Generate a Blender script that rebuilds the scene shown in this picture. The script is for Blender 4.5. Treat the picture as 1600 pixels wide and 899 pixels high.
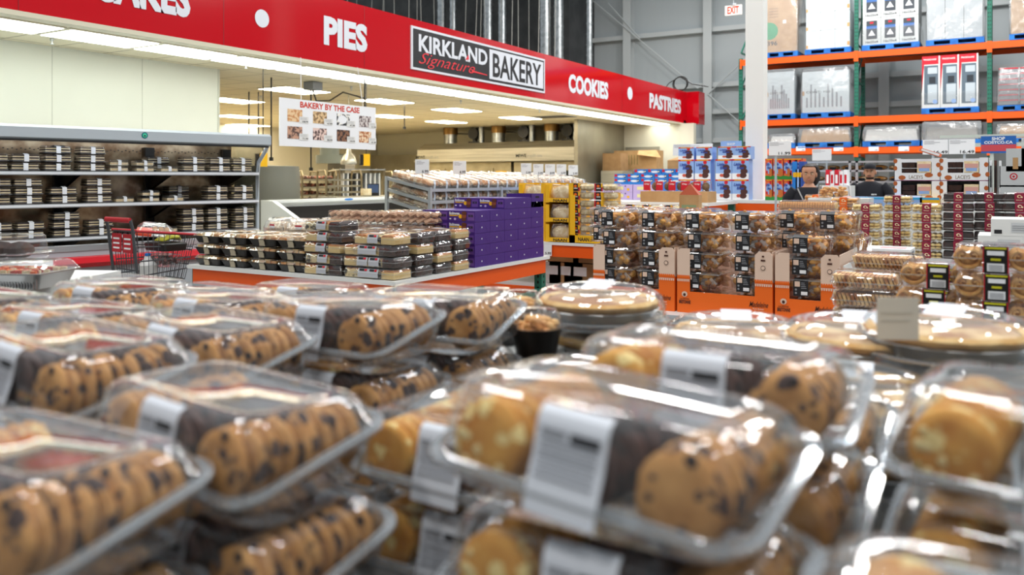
import bpy, math, random
from mathutils import Vector, Matrix
random.seed(7)
SC = bpy.context.scene
COL = SC.collection
for o in list(bpy.data.objects): bpy.data.objects.remove(o)

# ---------------------------------------------------------------- camera, world, light, exposure
YAW = 31.0
EYE = 1.5
cam_d = bpy.data.cameras.new('camera'); cam = bpy.data.objects.new('camera', cam_d); COL.objects.link(cam)
cam.location = (0, 0, EYE); cam.rotation_euler = (math.radians(90), 0, math.radians(YAW))
cam_d.sensor_width = 36; cam_d.lens = 1290/1600*36; cam_d.shift_y = -(449.5-278)/1600
cam_d.clip_start = 0.05; cam_d.clip_end = 200
cam_d.dof.use_dof = True; cam_d.dof.focus_distance = 5.5; cam_d.dof.aperture_fstop = 2.6
SC.camera = cam
SC.view_settings.view_transform = 'Standard'; SC.view_settings.look = 'None'
SC.view_settings.exposure = -0.38; SC.view_settings.gamma = 1; SC.view_settings.use_curve_mapping = False
SC.cycles.max_bounces = 12; SC.cycles.transparent_max_bounces = 40
SC.cycles.diffuse_bounces = 4; SC.cycles.glossy_bounces = 4; SC.cycles.transmission_bounces = 4
SC.cycles.caustics_reflective = False; SC.cycles.caustics_refractive = False
SC.cycles.sample_clamp_indirect = 6
w = bpy.data.worlds.new('hall_light'); SC.world = w; w.use_nodes = True
w.node_tree.nodes['Background'].inputs[0].default_value = (0.86, 0.93, 1.0, 1)
w.node_tree.nodes['Background'].inputs[1].default_value = 0.72

def area(name, x, y, z, sx, sy, power, col=(1, 1, 1)):
    l = bpy.data.lights.new(name, 'AREA'); l.shape = 'RECTANGLE'; l.size = sx; l.size_y = sy; l.energy = power; l.color = col
    o = bpy.data.objects.new(name, l); COL.objects.link(o); o.location = (x, y, z); return o
for ax, ay in [(-4.6, 2.2), (-4.6, 8.5), (-4.6, 14.5), (-0.6, 2.4), (-0.6, 8.0), (-0.6, 13.6), (3.4, 3.0), (3.4, 9.0), (3.0, 14.5), (-2.0, 17.6), (-1.6, -3.2), (2.6, -3.2)]:
    area('high_bay_lamp', ax, ay, 7.6, 0.7, 1.3, 175, (1.0, 0.985, 0.96))

for ax, ay in [(-7.6, 18.2), (-4.6, 19.2), (-1.2, 18.6), (2.6, 18.6), (6.2, 17.0)]:  # fill lights added to brighten the rear wall
    area('rear_wall_fill', ax, ay, 7.9, 0.7, 1.3, 235, (1.0, 0.985, 0.96))

# ---------------------------------------------------------------- survey helpers (store axes: x along the aisles, y towards the rear wall)
F_ = 1290.0; HZ = 278.0
CA, SA = math.cos(math.radians(YAW)), math.sin(math.radians(YAW))
def at(px, py, Y):
    X = (px-800)/F_*Y
    return Vector((CA*X-SA*Y, SA*X+CA*Y, EYE-(py-HZ)/F_*Y))
def at_z(px, py, z): return at(px, py, (EYE-z)*F_/(py-HZ))
def at_x(px, py, x): return at(px, py, x/(CA*(px-800)/F_-SA))
def at_y(px, py, y): return at(px, py, y/(SA*(px-800)/F_+CA))

# ---------------------------------------------------------------- materials
def lin(h):
    h = h.lstrip('#'); v = [int(h[i:i+2], 16)/255 for i in (0, 2, 4)]
    return tuple(c/12.92 if c <= .04045 else ((c+.055)/1.055)**2.4 for c in v)+(1,)
MATS = {}
def mat(name, col='#808080', rough=.5, metal=0, spec=.5, emit=None, es=0, alpha=None):
    if name in MATS: return MATS[name]
    m = bpy.data.materials.new(name); m.use_nodes = True
    b = m.node_tree.nodes['Principled BSDF']
    b.inputs['Base Color'].default_value = lin(col); b.inputs['Roughness'].default_value = rough
    b.inputs['Metallic'].default_value = metal; b.inputs['Specular IOR Level'].default_value = spec
    if emit: b.inputs['Emission Color'].default_value = lin(emit); b.inputs['Emission Strength'].default_value = es
    MATS[name] = m; return m
def nodes(m): return m.node_tree.nodes, m.node_tree.links
def coords(m, scale=(1, 1, 1), rnd=True):
    n, l = nodes(m)
    tc = n.new('ShaderNodeTexCoord'); mp = n.new('ShaderNodeMapping'); mp.inputs['Scale'].default_value = scale
    l.new(tc.outputs['Object'], mp.inputs['Vector'])
    if rnd:
        oi = n.new('ShaderNodeObjectInfo'); mu = n.new('ShaderNodeMath'); mu.operation = 'MULTIPLY'; mu.inputs[1].default_value = 37.0
        l.new(oi.outputs['Random'], mu.inputs[0]); l.new(mu.outputs[0], mp.inputs['Location'])
    return mp.outputs[0]
def noisy(name, c1, c2, scale=20, rough=.6, detail=3, metal=0, stretch=(1, 1, 1), lo=.35, hi=.65, bump=0, rnd=True, spec=.5):
    m = mat(name, c1, rough, metal, spec); n, l = nodes(m); b = n['Principled BSDF']
    v = coords(m, stretch, rnd); t = n.new('ShaderNodeTexNoise'); t.inputs['Scale'].default_value = scale; t.inputs['Detail'].default_value = detail
    l.new(v, t.inputs['Vector']); r = n.new('ShaderNodeValToRGB')
    r.color_ramp.elements[0].position = lo; r.color_ramp.elements[1].position = hi
    r.color_ramp.elements[0].color = lin(c1); r.color_ramp.elements[1].color = lin(c2)
    l.new(t.outputs['Fac'], r.inputs[0]); l.new(r.outputs[0], b.inputs['Base Color'])
    if bump:
        bp = n.new('ShaderNodeBump'); bp.inputs['Strength'].default_value = bump; bp.inputs['Distance'].default_value = .01
        l.new(t.outputs['Fac'], bp.inputs['Height']); l.new(bp.outputs[0], b.inputs['Normal'])
    return m
def cookie_mat(name, c1, c2, chip, amount=.28, scale=42, chip2=None):
    m = noisy(name, c1, c2, 28, .75, 4, lo=.3, hi=.7, bump=.5); n, l = nodes(m); b = n['Principled BSDF']
    ramp = [x for x in n if x.type == 'VALTORGB'][0]; mp = [x for x in n if x.type == 'MAPPING'][0]
    vo = n.new('ShaderNodeTexVoronoi'); vo.inputs['Scale'].default_value = scale; vo.inputs['Randomness'].default_value = 1
    ns = n.new('ShaderNodeTexNoise'); ns.inputs['Scale'].default_value = scale*2.2; l.new(mp.outputs[0], ns.inputs['Vector'])
    ad = n.new('ShaderNodeVectorMath'); ad.operation = 'MULTIPLY_ADD'; ad.inputs[1].default_value = (.018,)*3
    l.new(ns.outputs['Color'], ad.inputs[0]); l.new(mp.outputs[0], ad.inputs[2]); l.new(ad.outputs[0], vo.inputs['Vector'])
    r = n.new('ShaderNodeValToRGB'); r.color_ramp.elements[0].position = amount; r.color_ramp.elements[0].color = (1, 1, 1, 1)
    r.color_ramp.elements[1].position = amount+.06; r.color_ramp.elements[1].color = (0, 0, 0, 1)
    l.new(vo.outputs['Distance'], r.inputs[0])
    mx = n.new('ShaderNodeMix'); mx.data_type = 'RGBA'; mx.inputs[7].default_value = lin(chip)
    l.new(r.outputs[0], mx.inputs[0]); l.new(ramp.outputs[0], mx.inputs[6]); l.new(mx.outputs[2], b.inputs['Base Color'])
    return m
def clear(name, tint='#ffffff', haze=.05, gloss_col=1.0, rough=.06, ior=1.45, wob=0, minr=.02):
    """thin clear plastic: see-through sheet with a sharp coat and a little milky haze"""
    m = bpy.data.materials.new(name); m.use_nodes = True; n, l = nodes(m); n.clear()
    out = n.new('ShaderNodeOutputMaterial'); tr = n.new('ShaderNodeBsdfTransparent'); tr.inputs[0].default_value = lin(tint)
    di = n.new('ShaderNodeBsdfDiffuse'); di.inputs[0].default_value = (.85, .88, .9, 1)
    gl = n.new('ShaderNodeBsdfGlossy'); gl.inputs['Roughness'].default_value = rough; gl.inputs[0].default_value = (gloss_col,)*3+(1,)
    lw = n.new('ShaderNodeLayerWeight'); pw = n.new('ShaderNodeMath'); pw.operation = 'POWER'; pw.inputs[1].default_value = 3.2; l.new(lw.outputs['Facing'], pw.inputs[0])
    fr = n.new('ShaderNodeMath'); fr.operation = 'MULTIPLY_ADD'; fr.inputs[1].default_value = .92; fr.inputs[2].default_value = .032; l.new(pw.outputs[0], fr.inputs[0])
    m1 = n.new('ShaderNodeMixShader'); m1.inputs[0].default_value = haze; l.new(tr.outputs[0], m1.inputs[1]); l.new(di.outputs[0], m1.inputs[2])
    cl = n.new('ShaderNodeMath'); cl.operation = 'ADD'; cl.inputs[1].default_value = minr; cl.use_clamp = True; l.new(fr.outputs[0], cl.inputs[0])
    m2 = n.new('ShaderNodeMixShader'); l.new(cl.outputs[0], m2.inputs[0]); l.new(m1.outputs[0], m2.inputs[1]); l.new(gl.outputs[0], m2.inputs[2])
    l.new(m2.outputs[0], out.inputs[0])
    if wob:
        v = coords(m, (1, 1, 1)); t = n.new('ShaderNodeTexNoise'); t.inputs['Scale'].default_value = wob; t.inputs['Detail'].default_value = 2; l.new(v, t.inputs['Vector'])
        bp = n.new('ShaderNodeBump'); bp.inputs['Strength'].default_value = .7; bp.inputs['Distance'].default_value = .012
        l.new(t.outputs['Fac'], bp.inputs['Height']); l.new(bp.outputs[0], gl.inputs['Normal'])
    MATS[name] = m; return m

WHITE = mat('white_paint', '#e9e9e4', .5)
PAPER = mat('paper_white', '#eef0f2', .7)
INK = mat('print_black', '#1c1c20', .6)
GREYINK = mat('print_grey', '#8d9096', .7)
CLEAR = clear('clear_plastic', haze=.022, wob=9)
CLEARRIM = clear('clear_plastic_rim', tint='#e4e8ea', haze=.16, rough=.09, minr=.14)
FILM = clear('stretch_film', tint='#fafbfc', haze=.16, rough=.14, wob=7, minr=.1)
BAG = clear('crinkled_clear_wrap', tint='#fdfdfd', haze=.06, rough=.10, wob=26, minr=.04)
GREYLID = clear('clear_lid_cool', tint='#fdfdfd', haze=.015, rough=.07, wob=6, minr=.01)
BLACKP = mat('black_plastic', '#191716', .35)
CARD = noisy('cardboard', '#b78d5c', '#c49c6c', 6, .8)
CARDD = noisy('cardboard_dark', '#94704a', '#a37e54', 6, .8)
STEEL = noisy('brushed_steel', '#a8a394', '#cfcaba', 3, .3, 4, metal=.6, stretch=(.3, .3, 9), lo=.3, hi=.7, rnd=False)
STEELP = noisy('scuffed_steel_panel', '#8a8474', '#a39c8a', 1.4, .34, 3, metal=.6, lo=.3, hi=.7, rnd=False)
GALV = noisy('galvanised_duct', '#a4a9ab', '#c6cacb', 9, .32, 2, metal=.9)
ORANGE = mat('orange_enamel', '#ee5a0a', .38)
GREENM = mat('green_enamel', '#1f6b58', .45)
BLUEP = noisy('blue_painted_wood', '#0c58a8', '#1c76c8', 8, .6)
RED = mat('red_gloss', '#c20416', .12, spec=.5)
REDP = mat('red_print', '#c8102a', .5)
SIGNW = mat('sign_white_vinyl', '#dfe3ea', .4)
CREAMW = noisy('cream_wall_paint', '#e2e3d6', '#e6e7da', 1, .6, rnd=False)
BEIGEW = mat('beige_wall_paint', '#dad5c2', .65)
GREYCASE = mat('grey_case_enamel', '#b3bcc2', .35)
WHITEP = mat('white_case_enamel', '#e6e8e6', .35)
CHROME = mat('shelf_aluminium', '#c9ced2', .3, .7)
DARK = mat('dark_interior', '#0d0d0e', .7)
YEL = mat('yellow_print', '#f2b90c', .5)
LIME = mat('lime_yellow_print', '#c9c41a', .5)
PURP = mat('purple_carton', '#44217c', .45)
LILAC = mat('lilac_print', '#c9b3e2', .5)
SKYB = mat('sky_blue_carton', '#8fb2e6', .5)
BLUEC = mat('bright_blue_carton', '#1f7fd6', .5)
NAVY = mat('navy_cloth', '#11131c', .85)
ORPR = mat('orange_print', '#f06a10', .55)
BROWN = mat('brown_print', '#4a2416', .6)
SKIN = mat('skin', '#c08b6d', .55)
HAIR = mat('dark_hair', '#1c1412', .6)
CK_CHIP = cookie_mat('chocolate_chip_cookie', '#a56e30', '#d09b5a', '#3a2119', .33, 34)
CK_MAC = cookie_mat('macadamia_cookie', '#c27a1e', '#e0a548', '#f3d890', .3, 34)
CK_DARK = cookie_mat('double_chocolate_cookie', '#3a221a', '#54342a', '#1d100c', .3, 36)
PASTRY = noisy('baked_pastry', '#c07a34', '#ecc07a', 14, .6, 3, lo=.35, hi=.65, bump=.4)
PALM = noisy('palmier_crust', '#b9742c', '#edbe74', 30, .6, 3, lo=.3, hi=.7, bump=.3)
BISC = noisy('shortbread', '#cfa468', '#ead0a0', 40, .7, 3, lo=.3, hi=.7, bump=.3)
ICED = noisy('iced_bread', '#c07f38', '#efd6ae', 9, .5, 3, lo=.46, hi=.62, stretch=(1, 1, 1), bump=.3)
LOAF = mat('pale_loaf_crumb', '#e0c283', .8)
LOAFC = noisy('loaf_crust', '#a5662c', '#c98a48', 20, .7)
MARBLE = noisy('marble_cake', '#2e241b', '#d9c494', 22, .8, 4, lo=.44, hi=.54)
CHOC = noisy('chocolate_cake', '#22100a', '#3c2014', 30, .75)
CREAM = noisy('cream_filling', '#e6cd98', '#f5e6c4', 30, .6)
KNOT = noisy('cinnamon_knot', '#a97c5e', '#d3ad8e', 24, .75, 3, bump=.5)
PIEC = noisy('pie_crust', '#d9a04c', '#f2cc88', 22, .65, 4, bump=.5)
PIEF = noisy('pie_filling', '#a8744a', '#e5c592', 10, .55, 3, lo=.4, hi=.6)

# ---------------------------------------------------------------- mesh builder
_txt = {}
def txt_poly(s, bold, shear, extrude=0):
    k = (s, bold, shear)
    if k in _txt: return _txt[k]
    cu = bpy.data.curves.new('t', 'FONT'); cu.body = s; cu.size = 1; cu.offset = bold; cu.shear = shear; cu.resolution_u = 3
    ob = bpy.data.objects.new('t', cu); COL.objects.link(ob)
    dg = bpy.context.evaluated_depsgraph_get(); me = bpy.data.meshes.new_from_object(ob.evaluated_get(dg))
    vs = [tuple(v.co) for v in me.vertices]; fs = [tuple(p.vertices) for p in me.polygons]
    bpy.data.objects.remove(ob); bpy.data.curves.remove(cu); bpy.data.meshes.remove(me)
    x0 = min(v[0] for v in vs); x1 = max(v[0] for v in vs); y0 = min(v[1] for v in vs); y1 = max(v[1] for v in vs)
    vs = [((v[0]-x0)/(x1-x0), (v[1]-y0)/(y1-y0)) for v in vs]
    _txt[k] = (vs, fs); return _txt[k]

class MB:
    def __init__(s): s.v = []; s.f = []; s.m = []; s.mats = []
    def mi(s, m):
        if m not in s.mats: s.mats.append(m)
        return s.mats.index(m)
    def add(s, vs, fs, m):
        b = len(s.v); s.v += [tuple(v) for v in vs]; i = s.mi(m)
        for f in fs: s.f.append(tuple(b+k for k in f)); s.m.append(i)
        return s
    def box(s, x0, x1, y0, y1, z0, z1, m, ms=None):
        vs = [(x, y, z) for z in (z0, z1) for y in (y0, y1) for x in (x0, x1)]
        fs = [(0, 2, 3, 1), (4, 5, 7, 6), (0, 1, 5, 4), (2, 6, 7, 3), (0, 4, 6, 2), (1, 3, 7, 5)]
        return s.add(vs, fs, m)
    def obox(s, p0, p1, w, h, m, up=(0, 0, 1)):
        p0, p1 = Vector(p0), Vector(p1); d = (p1-p0).normalized(); up = Vector(up)
        if abs(d.dot(up)) > .98: up = Vector((1, 0, 0))
        r = d.cross(up).normalized(); u = r.cross(d)
        vs = [p+r*a*w/2+u*b*h/2 for p in (p0, p1) for a, b in ((-1, -1), (1, -1), (1, 1), (-1, 1))]
        return s.add(vs, [(0, 1, 2, 3), (7, 6, 5, 4), (0, 4, 5, 1), (1, 5, 6, 2), (2, 6, 7, 3), (3, 7, 4, 0)], m)
    def rings(s, rs, m, cap0=True, cap1=True, closed=True):
        b = len(s.v); n = len(rs[0])
        vs = [p for r in rs for p in r]; fs = []
        for i in range(len(rs)-1):
            for j in range(n if closed else n-1):
                k = (j+1) % n; fs.append((i*n+j, i*n+k, (i+1)*n+k, (i+1)*n+j))
        if cap0: fs.append(tuple(range(n-1, -1, -1)))
        if cap1: fs.append(tuple((len(rs)-1)*n+j for j in range(n)))
        return s.add(vs, fs, m)
    def cyl(s, p0, p1, r0, r1=None, m=None, n=12, caps=True):
        r1 = r0 if r1 is None else r1
        p0, p1 = Vector(p0), Vector(p1); d = (p1-p0).normalized(); a = d.orthogonal().normalized(); b = d.cross(a)
        return s.rings([[p+(a*math.cos(t)+b*math.sin(t))*r for t in [2*math.pi*i/n for i in range(n)]] for p, r in ((p0, r0), (p1, r1))], m, caps, caps)
    def tube(s, pts, r, m, n=6, closed=False):
        pts = [Vector(p) for p in pts]; rs = []; a = None
        for i, p in enumerate(pts):
            if closed: d = pts[(i+1) % len(pts)]-pts[i-1]
            else: d = pts[min(i+1, len(pts)-1)]-pts[max(i-1, 0)]
            d.normalize()
            if a is None: a = d.orthogonal().normalized()
            a = (a-d*a.dot(d)).normalized(); b = d.cross(a)
            rr = r[i] if isinstance(r, (list, tuple)) else r
            rs.append([p+(a*math.cos(t)+b*math.sin(t))*rr for t in [2*math.pi*k/n for k in range(n)]])
        if closed: rs.append(rs[0]); return s.rings(rs, m, False, False)
        return s.rings(rs, m)
    def lathe(s, prof, m, c=(0, 0, 0), n=24, wob=0, seed=0):
        rnd = random.Random(seed); ph = rnd.random()*6
        rs = [[(c[0]+r*(1+wob*math.sin(n/2.5*t+ph))*math.cos(t), c[1]+r*(1+wob*math.sin(n/2.5*t+ph))*math.sin(t), c[2]+z) for t in [2*math.pi*i/n for i in range(n)]] for r, z in prof]
        return s.rings(rs, m)
    def ball(s, c, rx, ry, rz, m, n=8, k=5, jit=0, seed=0):
        rnd = random.Random(seed); rs = []
        for i in range(k+1):
            ph = -math.pi/2+math.pi*i/k; q = max(math.cos(ph), .05)
            rs.append([(c[0]+rx*q*math.cos(t)*(1+jit*rnd.uniform(-1, 1)), c[1]+ry*q*math.sin(t)*(1+jit*rnd.uniform(-1, 1)), c[2]+rz*math.sin(ph)) for t in [2*math.pi*j/n for j in range(n)]])
        return s.rings(rs, m)
    def prism(s, poly, z0, z1, m, axis='z'):
        def P(a, b, z): return (a, b, z) if axis == 'z' else ((a, z, b) if axis == 'y' else (z, a, b))
        n = len(poly); vs = [P(a, b, z0) for a, b in poly]+[P(a, b, z1) for a, b in poly]
        return s.add(vs, [tuple(range(n-1, -1, -1)), tuple(range(n, 2*n))]+[(i, (i+1) % n, n+(i+1) % n, n+i) for i in range(n)], m)
    def quad(s, a, b, c, d, m): return s.add([a, b, c, d], [(0, 1, 2, 3)], m)
    def panel(s, o, xd, up, x0, x1, y0, y1, m, off=.0015):
        o, xd, up = Vector(o), Vector(xd), Vector(up); n = xd.cross(up); o = o+n*off
        return s.quad(o+xd*x0+up*y0, o+xd*x1+up*y0, o+xd*x1+up*y1, o+xd*x0+up*y1, m)
    def disc(s, o, xd, up, cx, cy, rx, ry, m, off=.0018, n=14):
        o, xd, up = Vector(o), Vector(xd), Vector(up); o = o+xd.cross(up)*off
        return s.add([o+xd*(cx+rx*math.cos(2*math.pi*i/n))+up*(cy+ry*math.sin(2*math.pi*i/n)) for i in range(n)], [tuple(range(n))], m)
    def text(s, t, o, xd, up, x0, x1, y0, y1, m, bold=.0, shear=0, off=.002):
        vs, fs = txt_poly(t, bold, shear); o, xd, up = Vector(o), Vector(xd), Vector(up); o = o+xd.cross(up)*off
        return s.add([o+xd*(x0+(x1-x0)*a)+up*(y0+(y1-y0)*b) for a, b in vs], fs, m)
    def build(s, name, parent=None, smooth=35, loc=None, rz=None):
        me = bpy.data.meshes.new(name); me.from_pydata(s.v, [], s.f)
        for m in s.mats: me.materials.append(m)
        me.polygons.foreach_set('material_index', s.m); me.update()
        if smooth:
            me.polygons.foreach_set('use_smooth', [True]*len(me.polygons)); me.set_sharp_from_angle(angle=math.radians(smooth))
        o = bpy.data.objects.new(name, me); COL.objects.link(o)
        if parent: o.parent = parent
        if loc is not None: o.location = loc
        if rz is not None: o.rotation_euler[2] = rz
        return o
FX = ((1, 0, 0), (0, 0, 1))      # writing on a side that faces -y
FY = ((0, 1, 0), (0, 0, 1))      # writing on a side that faces +x
FT = ((1, 0, 0), (0, 1, 0))      # writing on a top
def rrect(hw, hd, r, z, slope=0, n=4, cx=0, cy=0, D=None, seed=None, jit=0):
    out = []; D = D or hd; rd = random.Random(seed)
    for qx, qy, a0 in ((1, 1, 0), (-1, 1, 90), (-1, -1, 180), (1, -1, 270)):
        for i in range(n+1):
            a = math.radians(a0+90*i/n); x = qx*(hw-r)+r*math.cos(a); y = qy*(hd-r)+r*math.sin(a)
            out.append((cx+x+jit*rd.uniform(-1, 1), cy+y+jit*rd.uniform(-1, 1), z+slope*(y+D)/(2*D)+jit*rd.uniform(-1, 1)))
    return out

# ---------------------------------------------------------------- objects, labels, copies
def tag(o, label, cat, group=None, kind=None):
    o['label'] = label; o['category'] = cat
    if group: o['group'] = group
    if kind: o['kind'] = kind
    return o
def thing(name, label, cat, loc=(0, 0, 0), rz=0, group=None, rot=None):
    o = bpy.data.objects.new(name, None); COL.objects.link(o); o.location = loc; o.empty_display_size = .05
    o.rotation_euler = rot if rot else (0, 0, rz)
    return tag(o, label, cat, group)
def struct(o): o['kind'] = 'structure'; return o
KIDS = {}
def copy_tree(o, parent=None):
    c = o.copy(); COL.objects.link(c)
    if parent: c.parent = parent
    for ch in [x for x in o.children]: copy_tree(ch, c)
    return c
class Proto:
    """first placement uses the prototype itself, later ones copy it with its parts"""
    def __init__(s, root): s.root = root; s.used = False
    def put(s, loc, label, rz=0, group=None, rot=None, scale=None, cat=None):
        o = s.root if not s.used else copy_tree(s.root); s.used = True
        o.location = loc; o.rotation_euler = rot if rot else (0, 0, rz); o['label'] = label
        if scale: o.scale = scale
        if group: o['group'] = group
        if cat: o['category'] = cat
        return o
ORD = ['first', 'second', 'third', 'fourth', 'fifth', 'sixth', 'seventh', 'eighth', 'ninth', 'tenth', 'eleventh', 'twelfth', 'thirteenth', 'fourteenth', 'fifteenth', 'sixteenth']
def lvl(i, n):
    if n == 1: return 'lying alone'
    if i == 0: return 'at the bottom'
    if i == n-1: return 'on top'
    return ORD[i]+' from the bottom'
PI = math.pi
def rnd(a, b): return random.uniform(a, b)

# ================================================================ THE SETTING
ZC = 2.964; XB = -7.56; YE = 21.9; XW = -9.12; YW = 24.2
fl = noisy('polished_concrete', '#8f8d88', '#a9a7a1', 2.2, .25, 4, rnd=False)
struct(MB().box(-30, 14, -9.2, 30, -.1, 0, fl).build('floor', smooth=0))
struct(MB().box(-21.9, XB-.6, 7.6, 21.3, 0, .006, mat('pale_bounce_floor', '#c9c0aa', .5)).build('floor_kitchen_bounce', smooth=0))  # unseen pale sheet added to bounce light up to the kitchen ceiling
tile = mat('ceiling_tile', '#d8cfb4', .8); n_, l_ = nodes(tile)
tv = coords(tile, (1/.9, 1/.9, 1), False); br = n_.new('ShaderNodeTexBrick'); br.offset = 0; br.inputs['Scale'].default_value = 1
br.inputs['Mortar Size'].default_value = .012; br.inputs['Brick Width'].default_value = 1; br.inputs['Row Height'].default_value = .65
br.inputs['Color1'].default_value = lin('#ece3ca'); br.inputs['Color2'].default_value = lin('#e6dcc0'); br.inputs['Mortar'].default_value = lin('#a89f86')
l_.new(tv, br.inputs['Vector']); l_.new(br.outputs[0], n_['Principled BSDF'].inputs['Base Color'])
struct(MB().box(-22, XB-.02, 0, YE, ZC, ZC+.12, tile).build('ceiling', smooth=0))
struct(MB().box(XW-.15, XW, -1, at_x(343, 105, XW).y, 0, ZC, CREAMW).build('wall_left', smooth=0))
seam = mat('wall_seam', '#c9cabd', .7)
yw = at_x(343, 105, XW).y
struct(MB().box(XW-.002, XW+.006, yw-.03, yw, 0, ZC, seam).build('trim_1', smooth=0))
struct(MB().box(XW-.002, XW+.003, at_x(81, 90, XW).y, at_x(81, 90, XW).y+.006, 0, ZC, seam).build('trim_2', smooth=0))
struct(MB().box(XW-.002, XW+.003, at_x(222, 90, XW).y, at_x(222, 90, XW).y+.006, 0, ZC, seam).build('trim_3', smooth=0))
# rooms behind the bakery opening
cnr = at(590, 210, 1.464*F_/(278-210.5))
struct(MB().box(-22.2, -22, 0, 26, 0, ZC, BEIGEW).build('wall_west', smooth=0))
struct(MB().box(cnr.x-.2, cnr.x, 8, cnr.y, 0, ZC, BEIGEW).build('wall_kitchen', smooth=0))
struct(MB().box(cnr.x-.2, XB, cnr.y, cnr.y+.2, 0, ZC+.1, BEIGEW).build('wall_kitchen_rear', smooth=0))
XP = -9.2
struct(MB().box(XP-.1, XP, 18.5, 21.6, 0, ZC, STEELP).build('wall_partition', smooth=0))
struct(MB().box(XP, XB+.36, 21.4, 21.6, 0, ZC, BEIGEW).build('wall_bakery_end', smooth=0))
# rear metal wall with girts, columns and rods
wallm = mat('ribbed_metal_wall', '#b4bbbd', .6); n_, l_ = nodes(wallm)
wv = coords(wallm, (1, 1, 1), False); wt = n_.new('ShaderNodeTexWave'); wt.inputs['Scale'].default_value = 1.3; wt.inputs['Distortion'].default_value = 0; l_.new(wv, wt.inputs['Vector'])
bp = n_.new('ShaderNodeBump'); bp.inputs['Strength'].default_value = .15; bp.inputs['Distance'].default_value = .01; l_.new(wt.outputs['Fac'], bp.inputs['Height']); l_.new(bp.outputs[0], n_['Principled BSDF'].inputs['Normal'])
struct(MB().box(-14.5, 12, YW, YW+.2, 0, 9, wallm).build('wall_rear', smooth=0))
shadew = noisy('shaded_wall_grey', '#3a3c3e', '#4a4c4d', 2, .9, rnd=False)  # shade on the left of the rear wall, put into the colour
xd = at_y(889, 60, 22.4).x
struct(MB().box(-26, xd, 22.4, 22.6, 2.5, 9, shadew).build('wall_shaded', smooth=0))  # made-up partition standing in for the unlit stretch of rear wall
struct(MB().box(xd-.1, xd, 22.6, YW, 2.5, 9, shadew).build('wall_shaded_return', smooth=0))
struct(MB().box(12, 12.2, -9, YW, 0, 9, wallm).build('wall_right', smooth=0))
struct(MB().box(-26, 12, -9.2, -9, 0, 9, mat('reflection_wall_grey', '#85878a', .7)).build('wall_reflection_block', smooth=0))  # unseen wall added behind the camera to darken reflections in the packs
girt = mat('girt_steel', '#c3c8c8', .45)
k = 0
for px, py in ((1140, 45), (1140, 132), (1140, 174), (1140, 219)):
    z = at_y(px, py, YW).z; k += 1
    g = MB().box(xd, 12, YW-.2, YW, z-.07, z+.07, girt).build('trim_girt', smooth=0); struct(g)
for px in (1110, 985, 1383):
    x = at_y(px, 100, YW).x; b = MB()
    b.box(x-.13, x+.13, YW-.3, YW-.28, 0, 9, girt).box(x-.13, x+.13, YW-.02, YW, 0, 9, girt).box(x-.012, x+.012, YW-.28, YW-.02, 0, 9, girt); struct(b.build('column_steel', smooth=0))
for i, (a, b_) in enumerate([((925, 0), (1091, 139)), ((870, 62), (905, 150)), ((1106, 147), (1180, 78)), ((1106, 147), (1165, 200)), ((1000, 60), (950, 5))]):
    p0, p1 = at_y(*a, YW-.325), at_y(*b_, YW-.325); tag(MB().tube([p0, p1], .018, girt).build('brace_rod'),
        ['long thin cross-brace rod falling left to right above the cookies lettering', 'short brace rod low on the grey wall above the sign', 'brace rod rising right from the sign end towards the rack post', 'brace rod falling right from the sign end to the rack post', 'short brace rod high on the grey wall at the left'][i], 'brace rod', 'steel brace rods on the rear wall')
# white building column
cx = at(1182, 280, 11.4)
col = struct(MB().box(cx.x-.12, cx.x+.12, cx.y-.12, cx.y+.12, 0, 9, WHITE).build('column_white', smooth=0))
cb = MB(); 
for i in range(7): cb.box(cx.x-.15, cx.x+.15, cx.y-.15, cx.y+.15, .9+i*.035, .925+i*.035, GREYINK)
struct(cb.build('trim_column_guard', smooth=0))

# ================================================================ BAKERY FASCIA SIGN
fs = thing('fascia_sign', 'long glossy red bakery sign band hanging over the whole bakery opening', 'sign', (XB, 12, ZC))
def loc_(p): return Vector(p)
fs.location = (0, 0, 0)
ZT = at_x(600, 17.5, XB).z; ZB = at_x(900, 164, XB).z
edge = mat('cream_sign_edge', '#d8d2bb', .5)
b = MB(); b.box(XB-.14, XB, 0, YE, ZB, ZT, RED); b.build('sign_band', fs, 0)
MB().box(XB-.14, XB+.012, 0, YE, ZB-.045, ZB, edge).build('sign_lip', fs, 0)
e = MB(); e.box(XB-.02, XB+.34, YE, YE+.5, ZB-.02, ZT, RED); e.build('sign_end_box', fs, 0)
sm = MB()
for px in (28, 349, 569, 850, 972): y = at_x(px, 60, XB).y; sm.box(XB, XB+.002, y, y+.008, ZB, ZT, mat('seam_dark_red', '#8f0210', .3))
sm.build('panel_seam', fs, 0)
O = (XB, 0, 0)
lzt, lzb = at_x(506, 23.6, XB).z, at_x(506, 70, XB).z
def word(t, pa, pb, m=SIGNW, zt=lzt, zb=lzb, bold=.05, off=.006, shear=0):
    MB().text(t, O, *FY, at_x(pa, 60, XB).y, at_x(pb, 60, XB).y, zb, zt, m, bold, shear, off).build('lettering', fs, 0)
word('CAKES', 140, 297); word('PIES', 505.5, 573.5); word('COOKIES', 888, 950); word('PASTRIES', 1014.5, 1063.5)
for px, py, r in ((409, 29, 11), (984, 146, 4)):
    p = at_x(px, py, XB); r_ = abs(at_x(px+r, py, XB).y-p.y); MB().disc(O, *FY, p.y, p.z, r_, r_*.98, SIGNW, .006, 28).build('dot', fs, 0)
ya, yb = at_x(641, 70, XB).y, at_x(850, 110, XB).y; za, zb_ = at_x(641, 39.7, XB).z, at_x(641, 107.8, XB).z
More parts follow.
